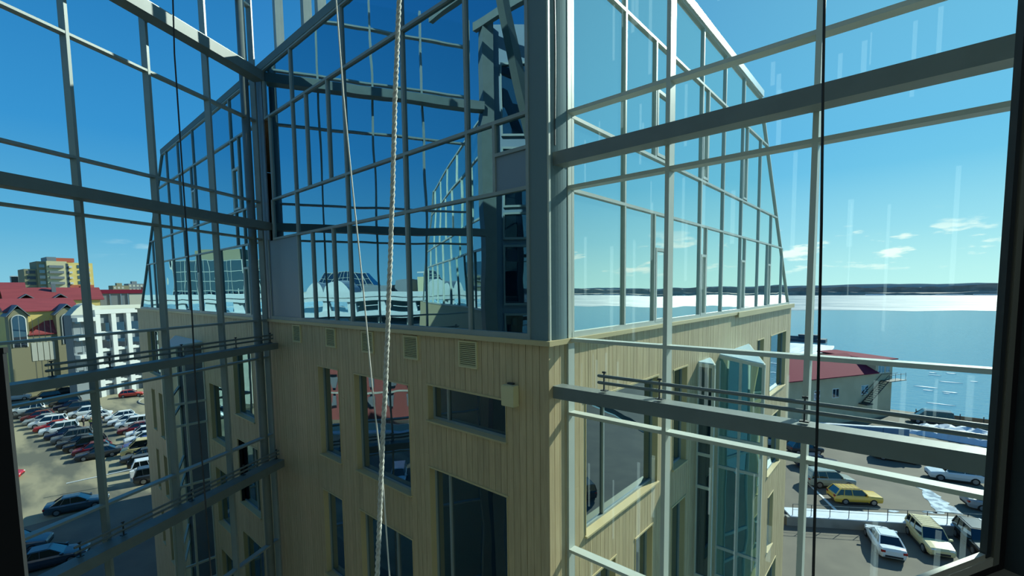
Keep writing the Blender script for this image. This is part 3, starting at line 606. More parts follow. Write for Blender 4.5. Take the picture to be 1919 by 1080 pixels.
# ------------------------------------------------------------------ cars
def loft(b, st, prof, mi=0):
    rings = [[(x, y*hw, z0+(z1-z0)*zz) for y, zz in prof] for x, z0, z1, hw in st]; n = len(prof)
    vs = [p for r in rings for p in r]; fs = []
    for i in range(len(rings)-1):
        for k in range(n): fs.append((i*n+k, (i+1)*n+k, (i+1)*n+(k+1) % n, i*n+(k+1) % n))
    fs += [tuple(range(n)), tuple(range((len(rings)-1)*n, len(rings)*n))[::-1]]
    b.add(vs, fs, mi)
PROF = [(-.9, 0), (-1, .42), (-.985, .8), (-.9, .97), (-.5, 1.0), (.5, 1.0), (.9, .97), (.985, .8), (1, .42), (.9, 0)]
CARS = {  # lower body stations (x, z0, z1, half width); cabin: base front/rear x, roof front/rear x, belt z, roof z, base/roof half widths; wheel x front/rear, radius
 'sedan': ([(2.32, .36, .60, .66), (2.2, .24, .72, .80), (1.5, .2, .84, .88), (.9, .19, .93, .90), (-1.3, .19, .98, .90), (-1.9, .21, 1.02, .87), (-2.22, .27, 1.0, .79), (-2.3, .4, .82, .72)], (1.0, -1.8, .2, -1.05, .93, 1.45, .80, .60), (1.4, -1.35, .32)),
 'suv': ([(2.25, .4, .70, .70), (2.15, .28, .86, .83), (1.5, .25, .98, .90), (.95, .24, 1.04, .92), (-1.6, .24, 1.08, .92), (-2.15, .3, 1.08, .86), (-2.22, .42, .95, .80)], (1.05, -2.12, .4, -1.85, 1.02, 1.70, .84, .66), (1.38, -1.33, .36)),
 'hatchback': ([(2.0, .36, .62, .64), (1.9, .24, .74, .78), (1.3, .2, .86, .84), (.8, .19, .93, .85), (-1.4, .19, .97, .85), (-1.85, .24, .97, .80), (-1.93, .38, .85, .74)], (.95, -1.85, .2, -1.35, .92, 1.48, .77, .58), (1.25, -1.2, .31)),
 'wagon': ([(2.1, .38, .66, .70), (2.05, .26, .80, .78), (1.3, .22, .86, .80), (.8, .21, .90, .81), (-1.5, .21, .93, .81), (-1.95, .26, .93, .78), (-2.03, .38, .85, .76)], (.85, -1.98, .3, -1.55, .88, 1.44, .75, .60), (1.25, -1.15, .30)),
 'van': ([(2.4, .4, .72, .74), (2.3, .28, .95, .86), (1.7, .25, 1.1, .92), (1.2, .24, 1.16, .94), (-2.2, .24, 1.2, .94), (-2.4, .3, 1.2, .9)], (1.65, -2.36, .8, -2.25, 1.12, 1.98, .88, .76), (1.55, -1.5, .35))}
def car_proto(ty):
    st, (bf, br, rf, rr_, zb, zt, wb, wr), (wf, wrx, rad) = CARS[ty]
    r = empty('car', (0, 0, 0)); b = MB(); loft(b, st, PROF)
    zc = zt-.03                                   # roof skin and pillars
    b.poly_prism([(rf, -wr, zc-.05), (rf, wr, zc-.05), (rr_, wr, zc-.05), (rr_, -wr, zc-.05)], (0, 0, .06)); b.poly_prism([(rf-.12, -wr*.85, zc), (rf-.12, wr*.85, zc), (rr_+.1, wr*.85, zc), (rr_+.1, -wr*.85, zc)], (0, 0, .045))
    for s in (-1, 1):
        for p, q, t_ in (((bf, s*wb, zb), (rf, s*wr, zc), .035), ((br, s*wb, zb), (rr_, s*wr, zc), .06), (((bf+br)/2+.05, s*wb*1.01, zb), ((rf+rr_)/2+.05, s*wr*1.02, zc), .03), ((bf*.25+br*.75, s*wb*1.01, zb), (rf*.2+rr_*.8, s*wr*1.02, zc), .03), ((rf, s*wr, zc), (rr_, s*wr, zc), .03)): b.tube([p, q], t_, 4)
        b.box((bf-.12, s*(wb+.14), zb+.06), (.16, .2, .13))
    b.build('body', T['car'], r)
    g = MB(); g.hexa([(br, -wb, zb-.05), (bf, -wb, zb-.05), (bf, wb, zb-.05), (br, wb, zb-.05), (rr_, -wr, zc), (rf, -wr, zc), (rf, wr, zc), (rr_, wr, zc)]); g.build('windows', T['carglass'], r)
    hw = max(x[3] for x in st)
    for x in (wf, wrx):
        for s in (-1, 1):
            m_ = MB(); m_.tube([(x, s*(hw-.20), rad), (x, s*(hw+.012), rad)], rad, 14); m_.tube([(x, s*(hw-.02), rad), (x, s*(hw+.022), rad)], rad*.64, 10, 1); m_.build('wheel', [T['tyre'], T['rim']], r)
    x0, x1 = st[0][0], st[-1][0]; h = MB(); q = MB(); d = MB()
    for s in (-1, 1): h.box((x0-.10, s*.56, st[1][2]-.13), (.16, .3, .13)); q.box((x1+.07, s*(hw*.74), st[-1][2]-.06), (.16, .26, .17))
    h.build('headlight', T['lampw'], r); q.build('tail_light', T['lampr'], r)
    d.box((x0-.03, 0, .45), (.1, .9, .14)); d.box((0, 0, .24), (wf-wrx-.75, hw*2-.03, .12)); d.box((x1+.02, 0, .42), (.08, 1.1, .14)); d.build('lower_trim', T['tarp'], r)
    return r
PROT = {}
def car(ty, x, y, z, ang, col, label, group, rack=False):
    if ty not in PROT: PROT[ty] = car_proto(ty); r = PROT[ty]
    else:
        src = PROT[ty]; r = src.copy(); C.objects.link(r)
        for ch in src.children:
            if ch.name.startswith('roof_rack'): continue
            c = ch.copy(); C.objects.link(c); c.parent = r
    r.location = V3(x, y, z); r.rotation_euler = (0, 0, math.radians(ang)); tag(r, label, 'car', group)
    for ch in r.children:
        if ch.name.startswith('body'): ch.color = lin(*col)
    if rack:
        zt = CARS[ty][1][5]; b = MB()
        for k in range(5): b.tube([(.1-k*.35, -.62, zt+.07), (.1-k*.35, .62, zt+.07)], .014, 4)
        for s in (-1, 1): b.tube([(.2, s*.6, zt+.06), (-1.4, s*.6, zt+.06)], .018, 4)
        m_ = b.build('roof_rack', T['tarp']); m_.parent = r
    return r
WHT, SIL, GRY, DGR, BLK, RED, DRD, BLU, NAV, BEI, GRN, YEL = (226, 230, 230), (160, 166, 168), (96, 104, 108), (52, 58, 62), (18, 20, 23), (170, 26, 30), (112, 30, 36), (26, 62, 140), (24, 34, 62), (206, 186, 128), (58, 76, 66), (214, 178, 72)
g = 'cars on the sunny side of the retaining wall'
car('sedan', -.95, 46.0, -20.985, 107, (214, 222, 224), 'white sedan seen from behind, parked nearest the foot of the retaining wall', g)
car('suv', 1.75, 48.6, -20.985, -70, (214, 198, 146), 'beige estate car with roof rails facing us, parked beside the white sedan', g, True)
car('suv', 4.7, 50.6, -20.985, -72, BLK, 'black car half hidden by the window jamb, beside the beige estate car', g)
g = 'cars on the upper car park'
KU = 20.3/21
car('wagon', -3.55*KU, 54.1*KU, -20.3, 34, YEL, 'yellow boxy estate car with a roof rack, on the upper car park', g, True)
car('suv', -5.95*KU, 57.0*KU, -20.3, 36, (150, 160, 150), 'grey green car with pale roof parked just behind the yellow estate car', g)
car('suv', 4.1*KU, 67.0*KU, -20.3, 196, (212, 220, 222), 'white sport utility car seen side on near the snow bank', g)
car('suv', -.7*KU, 70.6*KU, -20.3, 8, DGR, 'dark off-road car mostly hidden behind the steel beam, on the upper car park', g)
car('sedan', 6.6*KU, 60.4*KU, -20.3, 20, (140, 146, 150), 'grey saloon nose cut off by the window jamb, on the upper car park', g)
car('sedan', -7.6*KU, 62.0*KU, -20.3, 30, NAV, 'dark blue saloon behind the grey green car by the mullion', g)
car('hatchback', -9.6*KU, 66.5*KU, -20.3, 40, DGR, 'dark hatchback farthest back behind the mullion of the upper car park', g)
car('van', 2.6, 89.6, -20.3, 190, (70, 74, 80), 'dark van with a pale roof by the fence at the corner of the beige house', g)
CN = {WHT: 'white', SIL: 'silver', GRY: 'grey', DGR: 'dark grey', BLK: 'black', RED: 'bright red', DRD: 'dark red', BLU: 'blue', NAV: 'navy', BEI: 'beige', GRN: 'dark green'}
TN = {'sedan': 'saloon', 'suv': 'off-road car', 'hatchback': 'hatchback', 'wagon': 'estate car', 'van': 'van'}
rowA = [(-118.7, 'suv', WHT), (-114.6, 'sedan', DGR), (-111, 'hatchback', DRD), (-107.4, 'sedan', SIL), (-103.9, 'suv', WHT), (-100.4, 'sedan', RED), (-97.4, 'suv', WHT), (-93.9, 'sedan', NAV), (-90.4, 'suv', GRY), (-87.2, 'sedan', DGR), (-84.2, 'suv', BLK), (-81.3, 'hatchback', DRD), (-78.6, 'sedan', DGR)]
rowB = [(-120.4, 7.9, 'suv', BLK), (-117, 8.3, 'sedan', NAV), (-113.4, 8.7, 'suv', DGR), (-107.6, 9.4, 'suv', WHT), (-103.6, 10.2, 'sedan', WHT), (-99.4, 12.9, 'hatchback', WHT), (-95.7, 13.1, 'sedan', WHT), (-92.3, 13.5, 'suv', WHT), (-88.7, 13.3, 'sedan', DRD), (-85.4, 13.5, 'hatchback', WHT), (-82, 13.1, 'sedan', WHT), (-78.9, 12.6, 'sedan', BLU), (-75.8, 12.0, 'van', BEI), (-72.9, 11.4, 'sedan', DGR), (-69.9, 11.4, 'wagon', BLK), (-67.0, 11.5, 'suv', WHT), (-63.6, 11.2, 'suv', DGR)]
rr = random.Random(4)
def from_end(row, i): 
    same = [j for j in range(len(row)) if row[j][-1] == row[i][-1] and row[j][-2] == row[i][-2]]
    if len(same) == 1: return 'its only one'
    return ['first from far end', 'second from far end', 'third from far end', 'fourth from far end', 'fifth from far end'][same.index(i)]
for i, (x, ty, c) in enumerate(rowA):
    car(ty, x, 2.9+(x+118)*.125, -20.99, -100+rr.uniform(-4, 4), c, '%s %s in the nearer car park row, %s' % (CN[c], TN[ty], from_end(rowA, i)), 'cars in the nearer row of the city car park')
for i, (x, y, ty, c) in enumerate(rowB):
    rear = x > -72
    car(ty, x, y, -20.99, (78 if rear else -100)+rr.uniform(-4, 4), c, '%s %s in the farther car park row, %s' % (CN[c], TN[ty], from_end(rowB, i)), 'cars in the farther row of the city car park')
g = 'cars in the street by the city buildings'
car('suv', -131, 5.8, -20.99, -88, BLK, 'black sport utility car alone in the street beyond the parked rows', g)
car('sedan', -135.5, 8.4, -20.99, -85, DGR, 'dark saloon just behind the black sport utility car in the street', g)
car('hatchback', -120.4, 17.6, -20.99, 75, (196, 66, 52), 'red hatchback alone by the round kerb in front of the white facade', g)
car('van', -135.2, 1.6, -20.99, 80, (150, 175, 190), 'pale blue van in front of the yellow gabled house', g)
car('sedan', -134, 13.2, -20.99, 85, (190, 196, 196), 'silver saloon in front of the yellow gabled house', g)
car('suv', -118, 23, -20.99, 80, WHT, 'white sport utility car behind the plank wall corner near the white facade', g)
g = 'cars in the shade by the barrier'
car('hatchback', -77.5, -.9, -20.99, 70, RED, 'bright red hatchback cut off by the dark post, nearest the open asphalt', g)
car('sedan', -61, 4.2, -20.99, 76, (58, 74, 84), 'dark slate saloon beside the raised barrier pole', g)
car('suv', -54.5, -.2, -20.99, 70, (72, 86, 96), 'slate blue sport utility car in the building shade below the barrier', g)
car('sedan', -50, 1.6, -20.99, 75, (54, 62, 76), 'dark blue saloon in the building shade, lowest but one', g)
car('sedan', -45.3, -.4, -20.99, 66, (76, 70, 86), 'purple grey saloon lowest in the building shade', g)
car('sedan', -66.5, -2.2, -20.99, 72, (40, 44, 84), 'dark indigo saloon half behind the dark post', g)

g = 'cars seen past the glazed oriel'
car('sedan', -92.5, 25.2, -20.99, 160, (220, 224, 224), 'white saloon standing across the lane, seen through the glazed oriel', g)
car('suv', -81.5, 20.4, -20.99, 165, NAV, 'navy off-road car below the white saloon seen through the glazed oriel', g)
car('sedan', -73.5, 18.2, -20.99, 168, DRD, 'dark red saloon seen through the lower part of the glazed oriel', g)
car('hatchback', -66, 16.6, -20.99, 165, DGR, 'dark grey hatchback lowest of those seen through the glazed oriel', g)
car('suv', -97, -8.5, -20.99, 50, WHT, 'white off-road car across the street, mirrored in the plank wall windows', 'cars mirrored in windows')
car('van', -88, -13.5, -20.99, 40, (230, 232, 230), 'white van across the street, mirrored in the plank wall windows', 'cars mirrored in windows')
car('suv', -42, -16, -20.99, 40, WHT, 'white off-road car in the building shade, mirrored in the low windows', 'cars mirrored in windows')
car('sedan', -34, -19, -20.99, 50, (200, 210, 216), 'pale saloon in the building shade, mirrored in the low windows', 'cars mirrored in windows')
car('sedan', 9.5, 33.5, -20.985, 40, (110, 50, 48), 'dark red saloon mirrored in the large sunny window', 'cars mirrored in windows')
car('suv', 15.5, 38.5, -20.985, 35, BLK, 'black off-road car mirrored in the large sunny window', 'cars mirrored in windows')
# ------------------------------------------------------------------ small things outside
RW = Frame((-7.6, 44.93), (.8436, .537), (.537, -.8436))
rw = empty('retaining_wall', RW.p(0, 0, -21)); tag(rw, 'low concrete retaining wall with snow on top and a thin railing, behind the white sedan', 'wall')
piece('wall_body', T['concrete'], rw, RW, 0, 16, -.3, .12, -21, -20.2); piece('snow_strip', T['snow'], rw, RW, .3, 16, -1.6, .1, -20.24, -20.12)
rl = empty('railing', RW.p(0, -.1, -20.2)); tag(rl, 'thin steel railing standing on the retaining wall', 'railing')
for k in range(11): piece('post', T['frame_dark'], rl, RW, .5+k*1.5, .54+k*1.5, -.12, -.08, -20.15, -19.1)
b = MB(); b.tube([RW.p(.5, -.1, -19.1), RW.p(15.8, -.1, -19.1)], .025, 5); b.build('handrail', T['steel'], rl); b = MB(); b.tube([RW.p(.5, -.1, -19.6), RW.p(15.8, -.1, -19.6)], .015, 5); b.build('mid_rail', T['steel'], rl)
b = MB(); b.poly_prism([V3(x*KU, y*KU, -20.31) for x, y in ((-8.1, 56.8), (-7.95, 56.9), (-3.9, 49.8), (-4.05, 49.6))], (0, 0, .06)); tag(b.build('kerb_line', T['line']), 'thin white kerb line running towards the railing beside the yellow car', 'kerb')
b = MB(); rr = random.Random(8); Lp, Rp = [], []
for i in range(15):
    f = i/14; x = 1.35*(1-f)+3.3*f; y = 63.2*(1-f)+56.9*f; wd = .35+.5*f; Lp.append((x-wd+rr.uniform(-.22, .22), y-wd*.4)); Rp.append((x+wd+rr.uniform(-.22, .22), y+wd*.4))
for i in range(14): b.hexa([V3(p[0]*KU, p[1]*KU, z) for z in (-20.31, -20.275) for p in (Lp[i], Rp[i], Rp[i+1], Lp[i+1])])
for cx, cy, a in ((-.6, 54.0, .5), (1.9, 55.9, .6), (2.6, 56.3, .5)): b.poly_prism([V3((cx+a*math.cos(j*.7)*rr.uniform(.7, 1.1))*KU, (cy+.5*a*math.sin(j*.7)+.5*a*math.cos(j*.7))*KU, -20.31) for j in range(9)], (0, 0, .03))
tag(b.build('meltwater', T['slush']), 'ragged pale streak of ice and meltwater across the upper asphalt', 'meltwater', kind='stuff')
def heap(name, cx, cy, L, W, h, ang, z, label, seed):
    r = random.Random(seed); b = MB(); nx, ny = 26, 9; g_ = []
    for i in range(nx+1):
        for j in range(ny+1):
            u, v = i/nx*2-1, j/ny*2-1; e = max(0, 1-u*u)*max(0, 1-v*v); x, y = u*L/2, v*W/2; ca, sa = math.cos(ang), math.sin(ang)
            g_.append(V3(cx+x*ca-y*sa, cy+x*sa+y*ca, z+h*e**.6*r.uniform(.65, 1.1)-.02))
    b.add(g_, [(i*(ny+1)+j, (i+1)*(ny+1)+j, (i+1)*(ny+1)+j+1, i*(ny+1)+j+1) for i in range(nx) for j in range(ny)]); tag(b.build(name, T['snow'], smooth=False), label, 'snow', kind='stuff')
heap('snow_bank', 6.4, 83.5, 13, 5.5, 1.5, -.15, -20.3, 'dirty white ploughed snow bank along the river fence', 1)
heap('snow_bank', 9.6, 66.5, 5, 2, .6, .3, -20.3, 'patchy snow beside the white sport utility car', 2)
heap('snow_field', -33, 185, 26, 46, .8, 0, -22.3, 'bright snow field on the river beyond the corner of the plank wall', 3)
cb = empty('container', V3(-4.2, 78, -20.3)); tag(cb, 'long low blue grey container in the shade in front of the river fence', 'container')
T['blue'] = mat('blue_grey_sheet', lin(96, 128, 158), .6)
FC = Frame((-10.2, 73.2), (.91, .41), (.41, -.91))
for i in range(4): piece('panel', T['blue'], cb, FC, i*2.9, i*2.9+2.85, -.6, 0, -20.3, -18.9)
piece('top', T['snow'], cb, FC, 0, 11.55, -.6, 0, -18.9, -18.8)
fn = empty('river_fence', V3(3, 91, -20.3)); tag(fn, 'brown board fence with posts along the embankment in front of the river', 'fence'); FF = Frame((1.0, 91.6), (1, .01), (0, -1)); T['rust'] = mat('brown_boards', lin(140, 112, 84), .8)
for i in range(9): piece('board', T['rust'], fn, FF, i*2.4, i*2.4+2.36, -.03, 0, -20.3, -19.1); piece('post', T['frame_dark'], fn, FF, i*2.4-.05, i*2.4+.05, -.05, .05, -20.3, -18.8)
# the beige river house with its wine-red roof and outside stair
HO = empty('river_house', V3(-7, 86, -20.3)); tag(HO, 'beige house with a wine red metal roof and an outside stair, at the river edge', 'house')
T['beige'] = mat('beige_render', lin(196, 182, 150), .75, nscale=.5, namt=.2); T['wine'] = mat('wine_red_roof', lin(122, 38, 58), .85, spec=.15); T['wframe'] = mat('white_window_frame', lin(220, 222, 220), .5)
FH = Frame((-10.9*KU, 78.9*KU), (.497, .868), (.868, -.497))
b = MB(); b.fbox(FH, -6, 13.4, -9, 0, -20.32, -13.2); b.fbox(FH, 13.4, 17.2, -9, 0, -20.32, -11.4); b.build('walls', T['beige'], HO)
b = MB(); b.poly_prism([FH.p(-6.5, .5, -13.3), FH.p(13.5, .5, -13.3), FH.p(13.5, -4.5, -10.9), FH.p(-6.5, -4.5, -10.9)], (0, 0, .12)); b.poly_prism([FH.p(-6.5, -9.5, -13.3), FH.p(13.5, -9.5, -13.3), FH.p(13.5, -4.5, -10.9), FH.p(-6.5, -4.5, -10.9)], (0, 0, .12)); b.build('roof', T['wine'], HO)
b = MB(); b.poly_prism([FH.p(13.2, .5, -11.4), FH.p(17.6, .5, -11.4), FH.p(17.6, -9.3, -11.2), FH.p(13.2, -9.3, -11.2)], (0, 0, .15)); b.build('upper_roof', T['wine'], HO)
for u, z, wd in ((.7, -16.4, 1.2), (4.4, -16.4, 1.3), (10.4, -16.4, 1.5), (13.9, -13.4, 1.4), (15.6, -13.4, .9)):
    o = piece('window', T['wframe'], HO, FH, u, u+wd, 0, .05, z, z+1.4); 
    for s in (0, 1): 
        m_ = MB(); m_.fbox(FH, u+.08+s*wd/2, u+wd/2-.04+s*wd/2, .05, .06, z+.1, z+1.3); m_.build('pane', T['glassD'], HO)
b = MB(); b.fbox(FH, 14.6, 18.4, 0, 1.3, -14.6, -14.5); b.build('stair_landing', T['frame_dark'], HO); b = MB()
for i in range(12): b.fbox(FH, 14.5-i*.33-.3, 14.5-i*.33, .1, 1.1, -14.7-i*.25, -14.66-i*.25)
b.build('stair_treads', T['frame_dark'], HO); b = MB()
for n_ in (.1, 1.1): b.tube([FH.p(14.6, n_, -14.6), FH.p(10.6, n_, -17.6)], .06, 4); b.tube([FH.p(14.6, n_, -13.6), FH.p(10.6, n_, -16.6)], .035, 4); b.tube([FH.p(14.6, n_, -13.6), FH.p(18.3, n_, -13.6)], .035, 4)
for u in (14.6, 16, 17.2, 18.3): b.tube([FH.p(u, 1.2, -14.6), FH.p(u, 1.2, -13.4)], .035, 4)
b.build('stair_rail', T['frame_dark'], HO); b = MB(); b.fbox(FH, 10.0, 11.4, 0, 1.2, -17.75, -17.6); b.build('stair_landing', T['frame_dark'], HO)
pr = empty('pontoon', V3(-33, 215, -22.1)); tag(pr, 'dark floating pontoon with a small cabin beyond the corner of the plank wall', 'pontoon'); T['dkblue'] = mat('dark_hull', lin(60, 74, 84), .6)
for nm, c, d in (('deck', (-33, 215, -21.5), (16, 5, 1.2)), ('cabin', (-31, 216, -20.2), (7, 3, 1.5)), ('rail', (-37, 213, -20.4), (6, .2, .9))):
    b = MB(); b.box(V3(*c), d); b.build(nm, T['dkblue'], pr)
# city side: street lamp, barrier, bollard
sl = empty('street_lamp', V3(-151, 9.9, -21)); tag(sl, 'pale curved street lamp in front of the yellow gabled house', 'lamp')
b = MB(); b.tube([V3(-151, 9.9, -21), V3(-151, 9.9, -14.2), V3(-151, 9.4, -12.6), V3(-151, 8.2, -11.5), V3(-151, 6.4, -11.0)], [.12, .1, .08, .07, .06], 6); b.build('pole', T['alu_l'], sl); b = MB(); b.box(V3(-151, 6.0, -11), (.4, 1.1, .18)); b.build('lamp_head', T['alu_l'], sl)
br = empty('barrier', V3(-65.3, 9.2, -21)); tag(br, 'white raised boom barrier across the car park entrance', 'barrier')
b = MB(); b.tube([V3(-65.3, 9.0, -19.6), V3(-66.7, 3.9, -19.9)], .07, 5); b.build('boom', T['wframe'], br); b = MB(); b.box(V3(-65.3, 9.1, -20.4), (.4, .4, 1.2)); b.build('housing', T['wframe'], br)
bo = MB(); bo.tube([V3(-123.5, 4.6, -21), V3(-123.5, 4.6, -19.3)], .35, 8); tag(bo.build('bollard', T['concrete']), 'stubby pale concrete post at the end of the parked rows', 'post')
kb = MB(); kb.tube([V3(-112+5*math.cos(a), 20.5+3*math.sin(a), -20.95) for a in [i*.35 for i in range(19)]], .14, 5); tag(kb.build('round_kerb', T['concrete']), 'round kerb of a small traffic island by the red hatchback', 'kerb')
# people standing between the parked rows
def person(x, y, ang, coat, legs, label, s=1.0):
    r = empty('person', V3(x, y, -20.99), ang); tag(r, label, 'person', 'people between the parked cars')
    def skin(name, verts, edges, radii, m):
        me = bpy.data.meshes.new(name); me.from_pydata(verts, edges, []); me.materials.append(m); o = bpy.data.objects.new(name, me); C.objects.link(o); o.parent = r; o.scale = (s, s, s)
        md = o.modifiers.new('skin', 'SKIN'); 
        for v, q in zip(me.skin_vertices[0].data, radii): v.radius = (q, q)
        me.skin_vertices[0].data[0].use_root = True
        o.modifiers.new('sub', 'SUBSURF').levels = 1; return o
    sk = T.setdefault('skin', mat('skin', lin(196, 150, 122), .6))
    H = [(0, 0, .95), (0, 0, 1.2), (0, 0, 1.42), (0, 0, 1.52), (.02, 0, 1.66), (0, .2, 1.4), (.03, .27, 1.12), (.14, .25, .9), (0, -.2, 1.4), (.03, -.27, 1.12), (.12, -.25, .88), (0, .1, .9), (.03, .11, .5), (0, .12, .06), (.16, .13, .04), (0, -.1, .9), (.04, -.11, .5), (.02, -.12, .06), (.18, -.13, .04), (.14, 0, 1.63)]
    E_ = [(0, 1), (1, 2), (2, 3), (3, 4), (2, 5), (5, 6), (6, 7), (2, 8), (8, 9), (9, 10), (0, 11), (11, 12), (12, 13), (13, 14), (0, 15), (15, 16), (16, 17), (17, 18), (4, 19)]
    R_ = [.13, .13, .12, .06, .105, .06, .045, .035, .06, .045, .035, .085, .06, .045, .035, .085, .06, .045, .035, .02]
    skin('body', H, E_, R_, sk)
    skin('jacket', [H[0], H[1], H[2], H[5], H[6], (.11, .255, .96), H[8], H[9], (.1, -.255, .94)], [(0, 1), (1, 2), (2, 3), (3, 4), (4, 5), (2, 6), (6, 7), (7, 8)], [.17, .165, .14, .085, .07, .055, .085, .07, .055], coat)
    skin('trousers', [H[0], H[11], H[12], (0, .12, .1), H[15], H[16], (.02, -.12, .1)], [(0, 1), (1, 2), (2, 3), (0, 4), (4, 5), (5, 6)], [.15, .105, .08, .065, .105, .08, .065], legs)
    skin('hair', [(-.02, 0, 1.68), (-.01, 0, 1.74)], [(0, 1)], [.105, .085], T.setdefault('hair', mat('dark_hair', lin(40, 32, 28), .7)))
cd = mat('dark_cloth', lin(34, 36, 42), .85); cy = mat('yellow_green_cloth', lin(168, 176, 96), .8); cn_ = mat('navy_cloth', lin(40, 50, 78), .85)
person(-98.9, 8.3, 1.2, cd, cd, 'person in dark clothes standing apart, beside the white car', 1.05)
person(-96.5, 9.0, 2.6, cy, cn_, 'person in a yellow green jacket standing between the parked cars', 1.05)
person(-97.7, 9.4, -1.9, cn_, cd, 'person in a navy jacket standing behind the yellow green jacket', 1.05)
person(-97.1, 10.2, -2.5, cd, cn_, 'person in a dark jacket and navy trousers standing close to the mullion', 1.05)

# ------------------------------------------------------------------ the city beyond the glass
T['yel'] = mat('yellow_render', lin(222, 196, 118), .8, nscale=.4, namt=.15); T['cream'] = mat('cream_render', lin(200, 190, 150), .8); T['redroof'] = mat('red_tin_roof', lin(140, 60, 60), .55, nscale=1.2, namt=.25, stretch=(1, .2, 1))
T['white'] = mat('white_render', lin(198, 200, 196), .7); T['grey'] = mat('grey_cladding', lin(116, 124, 128), .6); T['brick'] = mat('orange_brick', lin(176, 92, 70), .85); T['khaki'] = mat('khaki_render', lin(138, 132, 104), .8); T['brickred'] = mat('brick_red_render', lin(152, 84, 78), .8)
def BF(x, y, rz): a = math.radians(rz); return Frame((x, y), (-math.sin(a), math.cos(a)), (math.cos(a), math.sin(a)))    # u along the facade, n towards us
def gable(b, F, u0, u1, d0, d1, ze, zr, over=.4, mi=0):        # ridge along u
    m_ = (d0+d1)/2
    for s, e in ((d1+over, m_), (d0-over, m_)): b.poly_prism([F.p(u0-over, s, ze-.15), F.p(u1+over, s, ze-.15), F.p(u1+over, e, zr), F.p(u0-over, e, zr)], (0, 0, .2), mi)
    for u in (u0, u1): b.poly_prism([F.p(u, d0, ze-.2), F.p(u, d1, ze-.2), F.p(u, m_, zr)], F.u*.05, mi)
def gable_n(b, F, u0, u1, n0, n1, ze, zr, over=.3):            # ridge along n
    m_ = (u0+u1)/2
    for s in (u0-over, u1+over): b.poly_prism([F.p(s, n0, ze-.15), F.p(s, n1+over, ze-.15), F.p(m_, n1+over, zr), F.p(m_, n0, zr)], (0, 0, .2))
def wins(F, par, us, zs, wd, h, fr='white', n=.0, name='window'):
    for u in us:
        for z in zs:
            o = piece(name, T[fr], par, F, u-wd/2-.12, u+wd/2+.12, n, n+.06, z-.12, z+h+.12); m_ = MB(); m_.fbox(F, u-wd/2, u+wd/2, n+.06, n+.08, z, z+h); m_.build('pane', T['glassD'], o)
# white facade with four tall pilasters
F = BF(-124.6, 12.6, 28); B = empty('pilaster_building', F.p(0, 0, -21)); tag(B, 'white office facade with tall pilasters and large gridded windows by the plank wall corner', 'building')
b = MB(); b.fbox(F, -2.8, 11.5, -2.4, -.4, -21, -3.9); b.build('walls', T['grey'], B)
piece('cornice', T['white'], B, F, .8, 11.5, -.5, .5, -3.9, -3.0); piece('parapet', T['stone'], B, F, .8, 11.5, -2.4, -1, -3.9, -2.2)
for u in (1.3, 4.3, 7.3, 10.3): piece('pilaster', T['white'], B, F, u-.45, u+.45, -.4, .45, -21, -3.9)
for u0 in (1.75, 4.75, 7.75):
    for z0 in (-7.5, -11.0, -14.4, -17.8):
        o = piece('window', T['white'], B, F, u0, u0+2.1, -.3, -.02, z0-.7, z0); m_ = MB(); m_.fbox(F, u0, u0+2.1, -.4, -.3, z0, z0+2.6); m_.build('pane', T['glassD'], o)
        m_ = MB()
        for q in (.7, 1.4): m_.fbox(F, u0+q-.04, u0+q+.04, -.3, -.24, z0, z0+2.6)
        for q in (.9, 1.75): m_.fbox(F, u0, u0+2.1, -.3, -.24, z0+q-.04, z0+q+.04)
        m_.build('glazing_bar', T['white'], o)
for z0 in (-5.2, -8.9, -12.6, -16.2): piece('balcony', T['white'], B, F, -2.7, .8, -.4, 1.0, z0, z0+.8)
wins(F, B, (-1.9, -.1), (-7.6, -11.2, -14.8), 1.3, 1.9, 'grey', -.4)
b = MB(); b.poly_prism([F.p(-2.8, -.5, -3.9)]+[F.p(-2.8+(i+1)*.62, -.5, -3.9+2.3*math.sin(math.pi*(i+1)/10)) for i in range(9)]+[F.p(3.4, -.5, -3.9)], F.n*-1.8); b.build('curved_roof', T['stone'], B)
